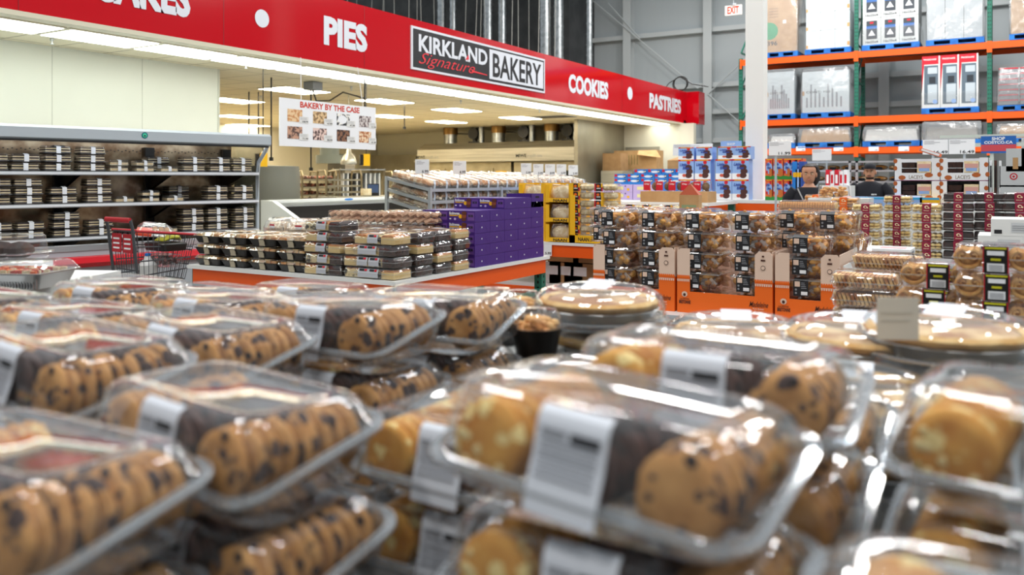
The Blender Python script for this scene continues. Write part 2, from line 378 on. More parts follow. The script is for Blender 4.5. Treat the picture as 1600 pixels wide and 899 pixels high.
lb = MB(); lb.box(XB, XB+.02, ya, yb, zb_, za, SIGNW); W_ = yb-ya; H_ = za-zb_
lb.panel(O, *FY, ya+.04, yb-.04, zb_+.035, za-.035, INK, .022)
ym = at_x(763, 100, XB).y
lb.panel(O, *FY, ym, yb-.075, zb_+.075, za-.065, SIGNW, .024)
lb.build('logo_board', fs, 0)
word('BAKERY', 768, 843.5, INK, za-.12, zb_+.12, .02, .027)
word('KIRKLAND', 652, 759.5, SIGNW, za-.10, zb_+H_*.44, .03, .027)
word('Signature', 652, 740, mat('pink_red_vinyl', '#e8303c', .5), zb_+H_*.43, zb_+.05, -.008, .028, .5)
sw = MB(); y0, y1 = at_x(735, 100, XB).y, at_x(759, 110, XB).y; zz = zb_+H_*.2
sw.add([(XB+.028, y0, zz), (XB+.028, y1, zz-.01), (XB+.028, y1, zz+.004), (XB+.028, y0, zz+.03)], [(0, 1, 2, 3)], MATS['pink_red_vinyl'])
ys = at_x(728, 90, XB).y; sw.add([(XB+.029, ys-.06, zb_+H_*.47), (XB+.029, ys+.05, zb_+H_*.5), (XB+.029, ys+.03, zb_+H_*.62)], [(0, 1, 2)], MATS['pink_red_vinyl'])
sw.build('swash', fs, 0)

# ================================================================ CEILING LIGHTS, VENTS, SPRINKLERS
DIFF = mat('lit_diffuser', '#ffffff', .5, emit='#fbfff6', es=9.0)
TRIMW = mat('troffer_frame', '#dcd8c8', .5)
DIFK = mat('lit_kitchen_diffuser', '#ffffff', .5, emit='#fff1d4', es=30.0)
def troffer(x, y, hx, hy, label, group, power=None):
    t = thing('ceiling_light', label, 'ceiling light', (x, y, ZC-.004), 0, group)
    MB().box(-hx, hx, -hy, hy, -.012, .004, TRIMW).build('frame', t, 0)
    MB().box(-hx+.02, hx-.02, -hy+.02, hy-.02, -.018, -.0125, DIFF if hx < .32 else DIFK).build('diffuser', t, 0)
y = 2.05; i = 0
while y < 21.3:
    troffer(XB-.56, y, .3, .497, f'lit panel, {ORD[i] if i < 16 else "number "+str(i+1)} along the continuous row behind the red sign', 'strip lights behind the red sign'); y += 1.045; i += 1
for r, (x, ys_) in enumerate([(-10.15, (9.9, 12.2, 14.6, 17.3)), (-12.5, (10.6, 12.9, 15.2, 17.5)), (-15.6, (11.3, 13.4, 15.9)), (-18, (12.6, 15.8))]):
    for j, yy in enumerate(ys_):
        troffer(x, yy, .33, .52, f'kitchen ceiling panel light, {ORD[j]} in the {ORD[r]} row from the red sign', 'kitchen ceiling panel lights')
for j, (px, py) in enumerate([(81, 64), (384, 103), (408, 152), (549, 138), (720, 159), (843, 173), (955, 190)]):
    p = at_z(px, py, ZC-.03); s_ = MB(); s_.cyl((0, 0, 0), (0, 0, .03), .02, .02, CHROME).cyl((0, 0, -.03), (0, 0, 0), .008, .008, CHROME).cyl((0, 0, -.035), (0, 0, -.03), .022, .022, CHROME, 10)
    tag(s_.build('sprinkler', loc=p), f'small sprinkler head, {ORD[j]} from the left on the bakery ceiling', 'sprinkler', 'ceiling sprinklers')
p = at_z(866, 183, ZC-.01); vb = MB().box(-.45, .45, -.3, .3, 0, .01, GREYINK)
for i in range(6): vb.box(-.42, .42, -.26+i*.09, -.22+i*.09, -.008, 0, mat('vent_slat', '#6a655a', .5))
tag(vb.build('ceiling_vent', loc=p), 'dark grey air vent in the ceiling above the ovens', 'vent')

# high bay area: ducts and wires above the bakery roof
for j, (px, w_) in enumerate([(690, .2), (708, .16), (763, .22), (785, .18), (852, .24), (873, .2), (921, .12)]):
    p = at_y(px, 100, 21.2); d = MB(); d.cyl((p.x, p.y, ZC+.15), (p.x, p.y, 8.8), w_/2*1.35, None, GALV, 16)
    for q in range(18): d.cyl((p.x, p.y, ZC+.5+q*.3), (p.x, p.y, ZC+.53+q*.3), w_/2*1.35+.012, None, GALV, 16)
    tag(d.build('vent_duct'), f'galvanised vertical duct, {ORD[j]} from the left above the red sign', 'duct', 'vertical ducts above the bakery')
WIRE = mat('hanger_wire', '#b5b5b0', .5)
for j in range(26):
    px = 505+j*14.5+rnd(-4, 4); yy = rnd(17, 21); p = at_y(px, 60, yy); q = (p.x+rnd(-.25, .25), p.y, 8.8)
    tag(MB().tube([(p.x, p.y, ZC+.1), q], .009, WIRE, 4).build('hanger_wire'), 'thin straight hanger wire rising from the bakery roof behind the red sign', 'wire', 'hanger wires above the bakery')
c = at_y(1062, 122, 21.7); c.z = ZT+.205; b = MB()
for q in range(3): b.tube([(c.x+.2*math.cos(t)+.02*q, c.y, c.z+.19*math.sin(t)+.01*q) for t in [2*PI*i/20 for i in range(20)]], .012, BLACKP, 5, True)
b.tube([(c.x-.55, c.y, c.z-.25), (c.x-.3, c.y, c.z+.05), (c.x, c.y, c.z+.2), (c.x+.35, c.y, c.z-.02), (c.x+.8, c.y, c.z-.12)], .012, BLACKP, 5)
tag(b.build('cable_coil'), 'coiled black cable lying on top of the red sign end', 'cable')
p = at(1146, 16, 17); ex = thing('exit_sign', 'white exit sign with red letters hanging beside the white column', 'exit sign', p, math.radians(YAW)*.0)
MB().box(-.17, .17, -.025, .025, -.1, .1, mat('exit_face', '#f4efe8', .4, emit='#fff4ea', es=.5)).build('housing', ex, 0)
MB().text('EXIT', (0, -.025, 0), *FX, -.12, .12, -.075, .075, mat('exit_red', '#e8401c', .5, emit='#ff3010', es=.6), .03).build('lettering', ex, 0)
MB().cyl((0, 0, .1), (0, 0, .14), .06, .06, CHROME).cyl((0, 0, .14), (0, 0, .8), .008, .008, CHROME).build('hanger', ex)

# ================================================================ HANGING CASE-SALE SIGN
xs = -7.3; a_, c_ = at_x(437, 152, xs), at_x(587, 235, xs)
hs = thing('hanging_sign', 'white hanging sign reading bakery by the case, with eight pictures', 'sign', (xs, (a_.y+c_.y)/2, (a_.z+c_.z)/2))
zt = at_x(437, 152, xs).z; zb2 = at_x(437, 228, xs).z; hw = (c_.y-a_.y)/2; hh = (zt-zb2)/2; hs.location[2] = (zt+zb2)/2
MB().box(-.012, .0, -hw, hw, -hh, hh, PAPER).build('board', hs, 0)
MB().text('BAKERY BY THE CASE', (0, 0, 0), *FY, -hw*.62, hw*.62, hh*.66, hh*.92, mat('sign_red_ink', '#cf3a22', .6), .03).build('lettering', hs, 0)
pc = [('#c98a55', '#e8c79a'), ('#8a6a44', '#e0c090'), ('#f4f2ea', '#2f3236'), ('#5d4a4c', '#d8d0cc'), ('#57403a', '#c79a80'), ('#4a2f30', '#e5c9bd'), ('#2c1a16', '#8a6046'), ('#b06a3c', '#f0d6b4')]
for i in range(8):
    cx_ = (-.72+.49*(i % 4))*hw; cz = hh*(.30 if i < 4 else -.42)
    m = noisy('picture_print', *pc[i], 26, .6, 2, lo=.42, hi=.55); MATS.pop('picture_print')
    q = MB(); q.panel((0, 0, 0), *FY, cx_-.14*hw, cx_+.14*hw, cz-.26*hh, cz+.26*hh, m, .002)
    if i == 2: q.disc((0, 0, 0), *FY, cx_-.02*hw, cz, .1*hw, .19*hh, PAPER, .003)
    q.panel((0, 0, 0), *FY, cx_+.08*hw, cx_+.26*hw, cz-.3*hh, cz-.02*hh, mat('price_tab', '#e4e4e0', .6), .004)
    q.text(['108.99', '47.99', '47.99', '71.99', '71.99', '38.99', '104.99', '41.49'][i], (0, 0, 0), *FY, cx_+.14*hw, cx_+.25*hw, cz-.27*hh, cz-.19*hh, INK, .02, 0, .005)
    for r in range(3): q.panel((0, 0, 0), *FY, cx_+.1*hw, cx_+.23*hw, cz-.07*hh-r*.04*hh, cz-.06*hh-r*.04*hh, GREYINK, .005)
    q.build('picture', hs, 0)
for s_ in (-.6, .7): MB().tube([(0, s_*hw, hh), (-.05, s_*hw*.92, ZC-hs.location[2]-.005)], .004, PAPER, 4).build('cord', hs)

# ================================================================ KITCHEN
# overhead cable box with reel lead
p = at_z(489, 140, ZC-.12); t = thing('junction_box', 'grey ceiling junction box with a black cable draped towards the right', 'junction box', (p.x, p.y, ZC-.13))
MB().box(-.1, .1, -.1, .1, 0, .12, GREYINK).build('housing', t, 0)
q = at_z(571, 149, ZC-.1)-Vector((p.x, p.y, ZC-.13)); MB().tube([(0, 0, 0), (.02, .05, -.16), (q.x*.3, q.y*.3, -.13), (q.x*.55, q.y*.55, .03), (q.x*.8, q.y*.8, .0), (q.x, q.y, -.03)], .013, BLACKP, 5).build('cable', t)
for j, (px, y0, y1, Y) in enumerate([(389, 190, 212, 14), (404, 191, 212, 14), (424, 168, 246, 12), (570, 150, 168, 12), (632, 168, 198, 16), (486, 232, 262, 13)]):
    a, b2 = at(px, y0, Y), at(px, y1, Y)
    tag(MB().tube([(a.x, a.y, ZC-.005), (b2.x, b2.y, b2.z)], .012, BLACKP, 5).cyl((b2.x, b2.y, b2.z-.05), (b2.x, b2.y, b2.z), .03, .03, BLACKP, 8).build('drop_cable'), f'black drop cable hanging from the kitchen ceiling, {ORD[j]} of the set', 'cable', 'drop cables in the kitchen')
for j, (px, py, Y) in enumerate([(411, 250, 11), (572, 250, 12.5)]):
    p = at(px, py, Y); t = thing('pull_switch', ['yellow hanging pendant switch beside the grey refrigerated case', 'yellow hanging pendant switch below the white picture sign'][j], 'pendant switch', p, math.radians(60))
    MB().box(-.05, .05, -.035, .035, -.09, .09, YEL).build('casing', t, 0); MB().box(-.1, -.05, -.03, .03, -.08, .08, BLACKP).build('clip', t, 0); MB().tube([(0, 0, .09), (0, .0, ZC-p.z-.005)], .008, BLACKP, 4).build('cable', t)
# oven hood
hy = 19.2
hl, hr = at_y(652, 250, hy).x, at_y(897, 245, hy).x; hz0 = at_y(780, 251, hy).z; hz1 = at_y(780, 232, hy).z; hz2 = at_y(780, 222, hy+.3).z
t = thing('oven_hood', 'long stainless steel extractor hood over the ovens', 'oven hood')
MB().prism([(hy, hz0), (hy, hz1), (hy+.35, hz2), (hy+1.3, hz2), (hy+1.3, hz0)], hl, hr, STEEL, 'x').build('canopy', t, 0)
MB().box(hl-.1, hr+.3, hy-.03, hy, hz0-.02, hz0+.03, STEEL).build('drip_edge', t, 0)
for px in (650, 806): x = at_y(px, 245, hy).x; MB().text('MIWE', (0, hy, 0), *FX, x, x+.33, hz0+.08, hz0+.17, INK, .03).text('roll-in', (0, hy, 0), *FX, x+.36, x+.8, hz0+.08, hz0+.16, GREYINK).build('lettering', t, 0)
copper = mat('duct_collar', '#8e6c3c', .35, .8)
for j, px in enumerate((704, 779, 862)):
    p = at_y(px, 200, hy+.6); t2 = thing('hood_duct', f'round steel exhaust duct rising from the oven hood, {ORD[j]} from the left', 'duct', (p.x, p.y, hz2), 0, 'exhaust ducts on the oven hood')
    MB().cyl((0, 0, .002), (0, 0, ZC-hz2-.2), .19, None, GALV, 20).build('pipe', t2); MB().cyl((0, 0, ZC-hz2-.2), (0, 0, ZC-hz2-.002), .215, None, copper, 20).build('collar', t2)
for j, px in enumerate((740, 818, 886)):
    p = at_y(px, 200, hy+.7); t2 = thing('exhaust_fan', f'small dark fan motor on top of the oven hood, {ORD[j]} from the left', 'fan motor', (p.x, p.y, hz2), 0, 'fan motors on the oven hood')
    MB().box(-.12, .2, -.1, .1, .002, .05, BLACKP).cyl((.05, -.12, .28), (.05, .12, .28), .17, None, BLACKP, 16).box(0, .1, -.05, .05, .04, .2, BLACKP).build('motor', t2)
    MB().cyl((-.6, 0, .3), (-.1, 0, .27), .02, None, BLACKP, 6).build('shaft', t2); MB().cyl((.27, 0, .002), (.27, 0, .5), .09, None, GALV, 12).build('stub_pipe', t2)
ow = noisy('oven_front_steel', '#a0967c', '#b9ae92', 2, .35, 3, metal=.7, rnd=False); gl = mat('oven_glass', '#25261f', .15)
for j, (pa, pb) in enumerate([(655, 722), (726, 800), (803, 905)]):
    xa, xb = at_y(pa, 270, hy+.25).x, at_y(pb, 270, hy+.25).x; t2 = thing('rack_oven', f'tall stainless roll-in rack oven, {ORD[j]} from the left under the hood', 'oven', (xa, hy+.25, 0), 0, 'rack ovens under the hood')
    MB().box(0, xb-xa-.03, 0, .9, 0, hz0-.03, ow).build('body', t2, 0)
    MB().box(.22, (xb-xa)*.62, -.03, -.002, .3, hz0-.2, ow).build('door', t2, 0); MB().box(.35, (xb-xa)*.5, -.04, -.031, .6, hz0-.3, gl).build('door_glass', t2, 0)
    MB().box((xb-xa)*.68, (xb-xa)*.9, -.03, -.002, .9, hz0-.28, YEL if j < 2 else gl).build('control_panel', t2, 0); MB().tube([((xb-xa)*.6, -.05, 1.0), ((xb-xa)*.6, -.08, 1.3)], .015, CHROME).build('handle', t2)
# low steel bench face left of hood
xa = at_y(560, 255, 21).x
tag(MB().box(xa+.4, hl-.2, cnr.y-.5, cnr.y-.005, 1.55, 2.25, STEELP).build('steel_cabinet', smooth=0), 'stainless wall cabinet beside the oven hood at its left', 'cabinet')
p = at(945, 235, 22.1); pl = MB()
tag(MB().box(XP+.05, XP+1.05, 21.36, 21.395, .8, 2.35, noisy('wavy_polished_steel', '#9c9686', '#ddd8c8', 1.2, .14, 2, metal=.7, stretch=(1, 1, 5), rnd=False)).build('wall_sheet', smooth=0), 'polished stainless sheet on the bakery end wall behind the cartons', 'wall sheet')
# rolling racks
RK = mat('rack_tube', '#8c7e62', .4, .6); SHEETM = mat('sheet_pan', '#a8a08a', .4, .7)
TREAT = noisy('glazed_treats', '#3b1d14', '#a3583a', 14, .5, 2, lo=.4, hi=.6)
def rack(px, py, Y, w_, h_, n, load, label):
    p = at(px, py, Y); t = thing('sheet_pan_rack', label, 'rolling rack', (p.x, p.y, 0), math.radians(58), 'rolling racks in the kitchen')
    for sx in (-1, 1):
        for sy in (-1, 1): MB().tube([(sx*w_/2, sy*.3, 0), (sx*w_/2, sy*.3, h_-.08), (sx*w_/2, sy*.24, h_), (sx*w_/2, 0, h_)], .018, RK).build('upright', t)
    for i in range(n):
        z = h_-.16-i*(h_-.5)/n
        s_ = MB(); s_.box(-w_/2+.02, w_/2-.02, -.3, .3, z-.012, z, SHEETM).box(-w_/2+.02, w_/2-.02, -.31, -.3, z-.012, z+.02, SHEETM); s_.build('sheet_pan', t, 0)
        if load and i < 4:
            b = MB(); cols = 5
            for c in range(cols):
                for d in range(2): b.ball((-w_/2+.09+c*(w_-.18)/(cols-1), -.2+d*.22, z+.04), .05, .08, .04, ICED if i == 0 and load == 2 else TREAT, 7, 4, .1, c)
            b.build('pastry_row', t)
    return t
rack(437, 285, 16.7, .62, 1.62, 8, 2, 'brown tube rack of loaded trays, first from the left')
rack(465, 285, 15.9, .62, 1.62, 8, 1, 'brown tube rack of loaded trays, second from the left')
rack(493, 285, 15.1, .62, 1.62, 8, 1, 'brown tube rack of loaded trays, third from the left')
rack(530, 285, 14.1, .6, 1.62, 11, 0, 'empty brown tube rack beside the white bread slicer')
rack(632, 285, 16.6, .7, 1.62, 10, 0, 'empty brown tube rack behind the croissant display')
rack(656, 285, 17.6, .7, 1.66, 8, 0, 'empty rack behind the croissant display, farther one')
p = at(418, 285, 13.0); t = thing('dough_bowl', 'large round grey mixing bowl shape behind the refrigerated case end', 'mixer bowl', (p.x, p.y, 0))
MB().lathe([(.3, .6), (.44, .75), (.5, 1.0), (.5, 1.5), (.48, 1.68), (.02, 1.7)], mat('grey_drum', '#77776e', .5)).build('drum', t); MB().cyl((0, 0, 0), (0, 0, .6), .25, .3, STEEL).build('pedestal', t)
p = at(515, 255, 17.2); t = thing('spiral_mixer', 'grey ceiling-hung mixer head with steel cylinder under the white sign', 'mixer', (p.x, p.y, 0))
MB().cyl((0, 0, 1.95), (0, 0, 2.6), .2, None, mat('mixer_grey', '#7d8580', .5), 18).cyl((0, 0, 1.8), (0, 0, 1.97), .28, .28, MATS['mixer_grey'], 18).build('head', t); MB().box(-.25, .25, .2, .5, 0, 2.0, STEEL).build('stand', t, 0); MB().lathe([(.1, .5), (.4, .6), (.42, 1.1), (.43, 1.12)], STEEL).build('bowl', t)
p = at(545, 250, 14.5); t = thing('heat_lamp', 'small bell-shaped steel pendant right of the mixer head', 'pendant lamp', (p.x, p.y, p.z-.08))
MB().lathe([(.14, 0), (.14, .05), (.1, .14), (.05, .2), (.03, .3)], STEEL).build('shade', t); MB().tube([(0, 0, .3), (0, 0, ZC-p.z+.07)], .012, STEEL, 5).build('rod', t)
p = at(560, 285, 15.4); t = thing('bread_slicer', 'tall steel frame holding upright white cutting boards', 'board rack', (p.x, p.y, 0), math.radians(58))
for sx in (-.42, .42):
    for sy in (-.25, .25): MB().cyl((sx, sy, 0), (sx, sy, 1.68), .02, None, RK, 8).build('post', t)
MB().box(-.44, .44, -.27, .27, 1.0, 1.03, CHROME).box(-.44, .44, -.27, .27, 1.64, 1.66, CHROME).build('shelf', t, 0)
for i in range(9): tag(MB().box(-.012, .012, -.22, .22, 0, .55, [PAPER, PAPER, NAVY, PAPER, GREYINK, PAPER, PAPER, WHITEP, PAPER][i]).build('cutting_board', loc=(p.x, p.y, 1.035)), f'upright cutting board, {ORD[i]} from the left in the steel frame', 'cutting board', 'cutting boards in the steel frame')
for i, o in enumerate([o for o in COL.objects if o.name.startswith('cutting_board')]):
    o.rotation_euler[2] = math.radians(58); o.location = Vector((p.x, p.y, 1.035))+Vector((math.cos(math.radians(58)), math.sin(math.radians(58)), 0))*(-.34+i*.085)
# stainless work table with monitor, behind the service case
p = at_x(583, 300, -9.15); t = thing('monitor', 'small black touch monitor on the steel counter behind the white case', 'monitor', (p.x, p.y, 1.2), math.radians(40))
MB().box(-.1, .1, -.02, .02, .03, .2, BLACKP).build('casing', t, 0); MB().panel((0, -.02, 0), *FX, -.085, .085, .045, .185, mat('dim_screen', '#46597e', .2)).build('screen', t, 0); MB().box(-.1, .1, -.06, .06, 0, .05, BLACKP).build('stand', t, 0)
tag(MB().box(-1.1, 1.1, -.2, .2, 1.17, 1.2, STEEL).box(-1.05, 1.05, -.17, .17, 0, 1.17, STEEL).build('steel_counter', loc=(p.x, p.y, 0), rz=math.radians(90), smooth=0), 'stainless counter behind the white open case', 'counter')
p2 = at_x(572, 306, -9.15); tag(MB().lathe([(.06, 0), (.09, .01), (.09, .12), (.08, .12)], CREAM).build('tub', loc=(p2.x, p2.y, 1.2)), 'cream plastic tub beside the black monitor', 'tub')

# ================================================================ WHITE OPEN SERVICE CASE
sx0, sy0 = -8.74, at_x(417, 314, -8.74).y; sy1 = at_x(640, 309, -8.74).y; sx1 = -7.62
t = thing('open_display_case', 'empty white open display case with sloping ends in front of the kitchen', 'display case')
zr = 1.15; zf = at_x(722, 356, sx1).z
MB().box(sx0-.12, sx0, sy0, sy1, 0, zr, WHITEP).box(sx0-.12, sx0+.06, sy0, sy1, zr, zr+.04, WHITEP).build('back_panel', t, 0)
MB().box(sx0+.005, sx0+.03, sy0+.06, sy1-.06, zr-.3, zr-.06, BLACKP).build('back_grille', t, 0)
for n_2, yy in (('a', sy0), ('b', sy1)):
    MB().prism([(sx0, 0), (sx0, zr+.03), (sx0+.15, zr+.03), (sx1, zf), (sx1, 0)], yy-.04, yy+.04, WHITEP if n_2 == 'a' else STEEL, 'y').build('end_panel', t, 0)
MB().box(sx0, sx1, sy0+.04, sy1-.04, .1, .55, WHITEP).build('deck', t, 0); MB().box(sx1-.06, sx1, sy0+.04, sy1-.04, .1, zf, WHITEP).build('front_panel', t, 0)
MB().disc((sx0+.06, 0, 0), *FY, (sy0+sy1)/2, zr+.02, .1, .016, BLUEC, .001).build('badge', t, 0)

# ================================================================ REFRIGERATED CAKE CASE
A_, B_ = at(0, 192, 7.5), at(420, 210, 9.49)
dr = (B_-A_); dr.z = 0; FY_ = math.atan2(dr.y, dr.x); ux = Vector((math.cos(FY_), math.sin(FY_), 0)); uy = Vector((-math.sin(FY_), math.cos(FY_), 0))
def fr_x(px, ly):                     # place along the case front where this sight line meets depth ly
    o = B_+uy*ly; d = at(px, 278, 1); d.z = 0
    den = d.x*uy.x+d.y*uy.y; k = (o.x*uy.x+o.y*uy.y)/den; q = d*k-B_; return q.x*ux.x+q.y*ux.y
def fw(lx, ly, z): v = B_+ux*lx+uy*ly; return Vector((v.x, v.y, z))
LC = 4.6; ZS = [1.565, 1.247, .915]
t = thing('refrigerated_case', 'long grey open refrigerated case with three lit cake shelves along the wall', 'refrigerated case', fw(0, 0, 0), FY_)
mir = noisy('steel_back_reflections', '#86684a', '#cdb898', 5, .2, 3, metal=.55, rnd=False, bump=.15)  # brown mottling paints the reflected cakes into the steel colour
can = MB(); can.rings([[(x, 0.02, 1.86), (x, 0, 1.88), (x, 0, 1.975), (x, .03, 2.0), (x, .9, 2.0), (x, .9, 1.94), (x, .05, 1.9)] for x in (-LC, 0.03)], GREYCASE); can.build('canopy', t)
MB().box(-LC, .0, .0, .02, 1.845, 1.862, BLACKP).build('canopy_trim', t, 0)
MB().box(-LC, 0, .86, .9, .1, 1.94, mir).build('back_panel', t, 0)
MB().box(-LC+.05, -.05, .06, .10, 1.872, 1.885, mat('case_light', '#ffffff', .5, emit='#f4f8ff', es=9)).build('light_strip', t, 0)
hol = MB()
for i in range(110): hol.disc((-.1-i*.04, .86, 1.79+(.012 if i % 2 else 0)), (1, 0, 0), (0, 0, 1), 0, 0, .011, .006, DARK, .002, 6)
hol.build('air_holes', t, 0)
endm = MB(); endm.prism([(.9, 0), (.9, 1.95), (.06, 1.9), (.22, 1.76), (.28, .8), (.2, .7), (.2, 0)], .0, .008, clear('end_glass', tint='#c9c9c4', haze=.04, rough=.04), 'x'); endm.build('end_glass', t, 0)
MB().tube([(.01, .02, 1.9), (.01, .08, 1.82), (.01, .24, 1.68), (.01, .27, 1.5), (.01, .27, .9), (.01, .2, .7)], .022, GREYCASE, 8).build('end_frame', t)
for i, z in enumerate(ZS):
    b = MB(); b.box(-LC, -.01, .22, .86, z-.03, z-.012, DARK).box(-LC, -.01, .20, .225, z-.038, z, CHROME).box(-LC, -.01, .195, .2, z-.028, z-.01, PAPER); sh = b.build('shelf', t, 0)
    for px in (95, 235, 350):
        x = fr_x(px, .8); MB().prism([(.3, z-.04), (.85, z-.04), (.85, z-.22), (.7, z-.17)], x-.02, x+.02, BLACKP, 'x').build('bracket', sh, 0)
for px in (91, 232, 352):
    x = fr_x(px, .84); MB().box(x-.05, x+.05, .8, .855, .62, 1.84, BLACKP).build('upright', t, 0)
tub = MB(); tub.box(-LC, 0, -.35, -.3, .1, .82, GREYCASE).box(-LC, 0, -.35, .86, .0, .1, GREYCASE).box(-LC, 0, -.3, .86, .55, .58, CHROME).box(-LC, 0, -.36, -.22, .82, .87, CHROME).box(-.03, 0, -.3, .5, .1, .82, GREYCASE); tub.build('base_tub', t, 0)
zb = MB(); zb.rings([[(x, -.35, .66), (x, -.40, .67), (x, -.43, .71), (x, -.40, .76), (x, -.35, .77)] for x in (-LC, .02)], RED); zb.build('bumper', t)
bx = fr_x(226, 0); lg = MB(); lg.disc((0, 0, 0), *FX, bx, 1.935, .033, .033, mat('teal_badge', '#0f6d78', .3), .003).disc((0, 0, 0), *FX, bx, 1.935, .022, .022, mat('mint_badge', '#47c9a0', .3), .005).disc((0, 0, 0), *FX, bx, 1.93, .01, .008, INK, .006); lg.build('badge', t, 0)

def bands(mb, W, D, z0, layers, seed=1):
    rd = random.Random(seed)
    for (h, m, ins) in layers: mb.box(-W+ins, W-ins, -D+ins, D-ins, z0, z0+h, m); z0 += h
def shell(mb, W, D, h, m, r=.02, base=.012, inset=.012, rimm=CLEARRIM):
    mb.rings([rrect(W-inset, D-inset, r, .002), rrect(W-inset*.4, D-inset*.4, r, base)], m, True, False)
    mb.rings([rrect(W-inset*.4, D-inset*.4, r, base+.002), rrect(W-inset, D-inset, r, h-.008), rrect(W-inset-.008, D-inset-.008, r, h)], m, False, True)
def rimof(W, D, z, r=.02, t_=.004): 
    return MB().rings([rrect(W-.008, D-.008, r, z+.001), rrect(W, D, r, z-.001), rrect(W, D, r, z+t_), rrect(W-.008, D-.008, r, z+t_+.001)], CLEARRIM, False, False)
def cake_proto(kind):
    W, D, h = .13, .10, .082
    t = thing(kind, 'x', 'cake', (0, 0, 0))
    c = MB()
    if kind == 'layer_cake': bands(c, W-.018, D-.018, .004, [(.018, CHOC, 0), (.010, CREAM, -.001), (.016, CHOC, 0), (.009, CREAM, -.001), (.010, CHOC, .002)])
    else: bands(c, W-.018, D-.018, .004, [(.020, CREAM, 0), (.005, PASTRY, .001), (.016, CREAM, 0), (.004, CHOC, .004)])
    c.build('cake', t, 0)
    s_ = MB(); s_.box(-W+.006, W-.006, -D+.006, D-.006, .001, .003, BLACKP); s_.build('base', t, 0)
    s_ = MB(); shell(s_, W, D, h, GREYLID); s_.build('lid', t)
    rimof(W, D, .012).build('rim', t)
    MB().box(-.02, .022, -D-.001, -D+.001, .006, .072, PAPER).quad((-.02, -D, .072), (.022, -D, .072), (.022, -D+.05, h+.002), (-.02, -D+.05, h+.002), PAPER).build('price_label', t, 0)
    return Proto(t)
CK = cake_proto('layer_cake'); CR = cake_proto('cream_cake')
shelfn = ['top', 'middle', 'bottom']
rows = [
 [(-12, 2, 'k'), (32, 2, 'k'), (88, 3, 'k'), (142, 3, 'k'), (181, 2, 'c'), (212, 2, 'c'), (240, 1, 'c'), (262, 2, 'k2'), (301, 2, 'k'), (341, 2, 'k'), (376, 2, 'k')],
 [(-8, 3, 'k'), (42, 3, 'k'), (97, 2, 'k'), (152, 3, 'k'), (193, 1, 'c'), (222, 2, 'c'), (249, 1, 'c'), (294, 2, 'k2'), (337, 2, 'k'), (377, 2, 'k')],
 [(-6, 2, 'k'), (45, 2, 'k'), (101, 3, 'k'), (154, 2, 'k'), (262, 1, 'c'), (296, 3, 'k'), (337, 3, 'k'), (379, 3, 'k')]]
for si, row in enumerate(rows):
    z = ZS[si]; lastx = -99
    for ci, (px, n, kd) in enumerate(row):
        ly = .33 if kd != 'k2' else .6; x = fr_x(px, .3)
        x = max(x, lastx+(.265 if kd != 'k2' else .27)) if kd != 'k2' else x; 
        if kd != 'k2': lastx = x
        P = CR if kd == 'c' else CK; sc = (.78, .8, .72) if kd == 'c' else (1, 1, 1)
        hh_ = .083*sc[2]
        if x > -.14: x = -.145
        for i in range(n):
            nm = 'cream-filled pale cake' if kd == 'c' else 'chocolate layer cake'
            P.put(fw(x+rnd(-.004, .004), ly+rnd(0, .01), z+.001+i*(hh_+.001)), f'boxed {nm} {lvl(i, n)}, stack {ORD[ci]} from left on {shelfn[si]} case shelf', FY_+rnd(-.02, .02), f'boxed cakes on the {shelfn[si]} case shelf', scale=sc)

# ================================================================ SHOPPING CART
cp = at(236, 340, 7.45); ct = thing('shopping_cart', 'grey wire shopping cart with red handle beside the refrigerated case', 'shopping cart', (cp.x, cp.y, 0), math.radians(-7)); ct.scale = (.8, .66, 1.03)
CG = mat('cart_grey', '#4d5155', .4, .3)
HB, HT = .55, 1.02
def cbar(b, p, q, r=.006): b.tube([p, q], r, CG, 5)
# local: x across, y forward; handle at y=-.45
fr_ = MB()
for s in (-1, 1):
    fr_.tube([(s*.27, -.46, 1.1), (s*.27, -.43, 1.04), (s*.26, -.3, .3), (s*.24, -.25, .14)], .02, CG, 8)
    fr_.tube([(s*.24, -.25, .16), (s*.2, .45, .16)], .014, CG, 6)
fr_.build('frame', ct)
hd = MB(); hd.tube([(-.27, -.46, 1.1), (.27, -.46, 1.1)], .022, mat('cart_handle_red', '#b5202a', .4), 10); hd.build('handle', ct)
bk = MB()
def lerp(a, b, k): return tuple(a[i]+(b[i]-a[i])*k for i in range(3))
for s in (-1, 1):
    for i in range(12):
        k = i/11; cbar(bk, lerp((s*.26, -.36, 1.0), (s*.22, .5, .94), k), lerp((s*.24, -.3, .5), (s*.19, .36, .56), k), .004)
    for z in (0, .25, .5, .75, 1): cbar(bk, lerp((s*.26, -.36, 1.0), (s*.24, -.3, .5), z), lerp((s*.22, .5, .94), (s*.19, .36, .56), z), .006)
for i in range(10):
    k = i/9; cbar(bk, (-.22+.44*k, .5, .94), (-.19+.38*k, .36, .56), .004); cbar(bk, (-.24+.48*k, -.3, .5), (-.19+.38*k, .36, .56), .004); cbar(bk, (-.25+.5*k, -.36, 1.0), (-.24+.48*k, -.3, .5), .004)
for z in (0, .33, .66, 1): cbar(bk, lerp((-.22, .5, .94), (-.19, .36, .56), z), lerp((.22, .5, .94), (.19, .36, .56), z), .006); cbar(bk, lerp((-.26, -.36, 1.0), (-.24, -.3, .5), z), lerp((.26, -.36, 1.0), (.24, -.3, .5), z), .006)
bk.build('basket', ct)
rr = MB()
for s in (-1, 1): rr.tube([(s*.27, -.38, 1.01), (s*.225, .51, .95)], .011, MATS['cart_handle_red'], 6)
rr.build('basket_rail', ct)
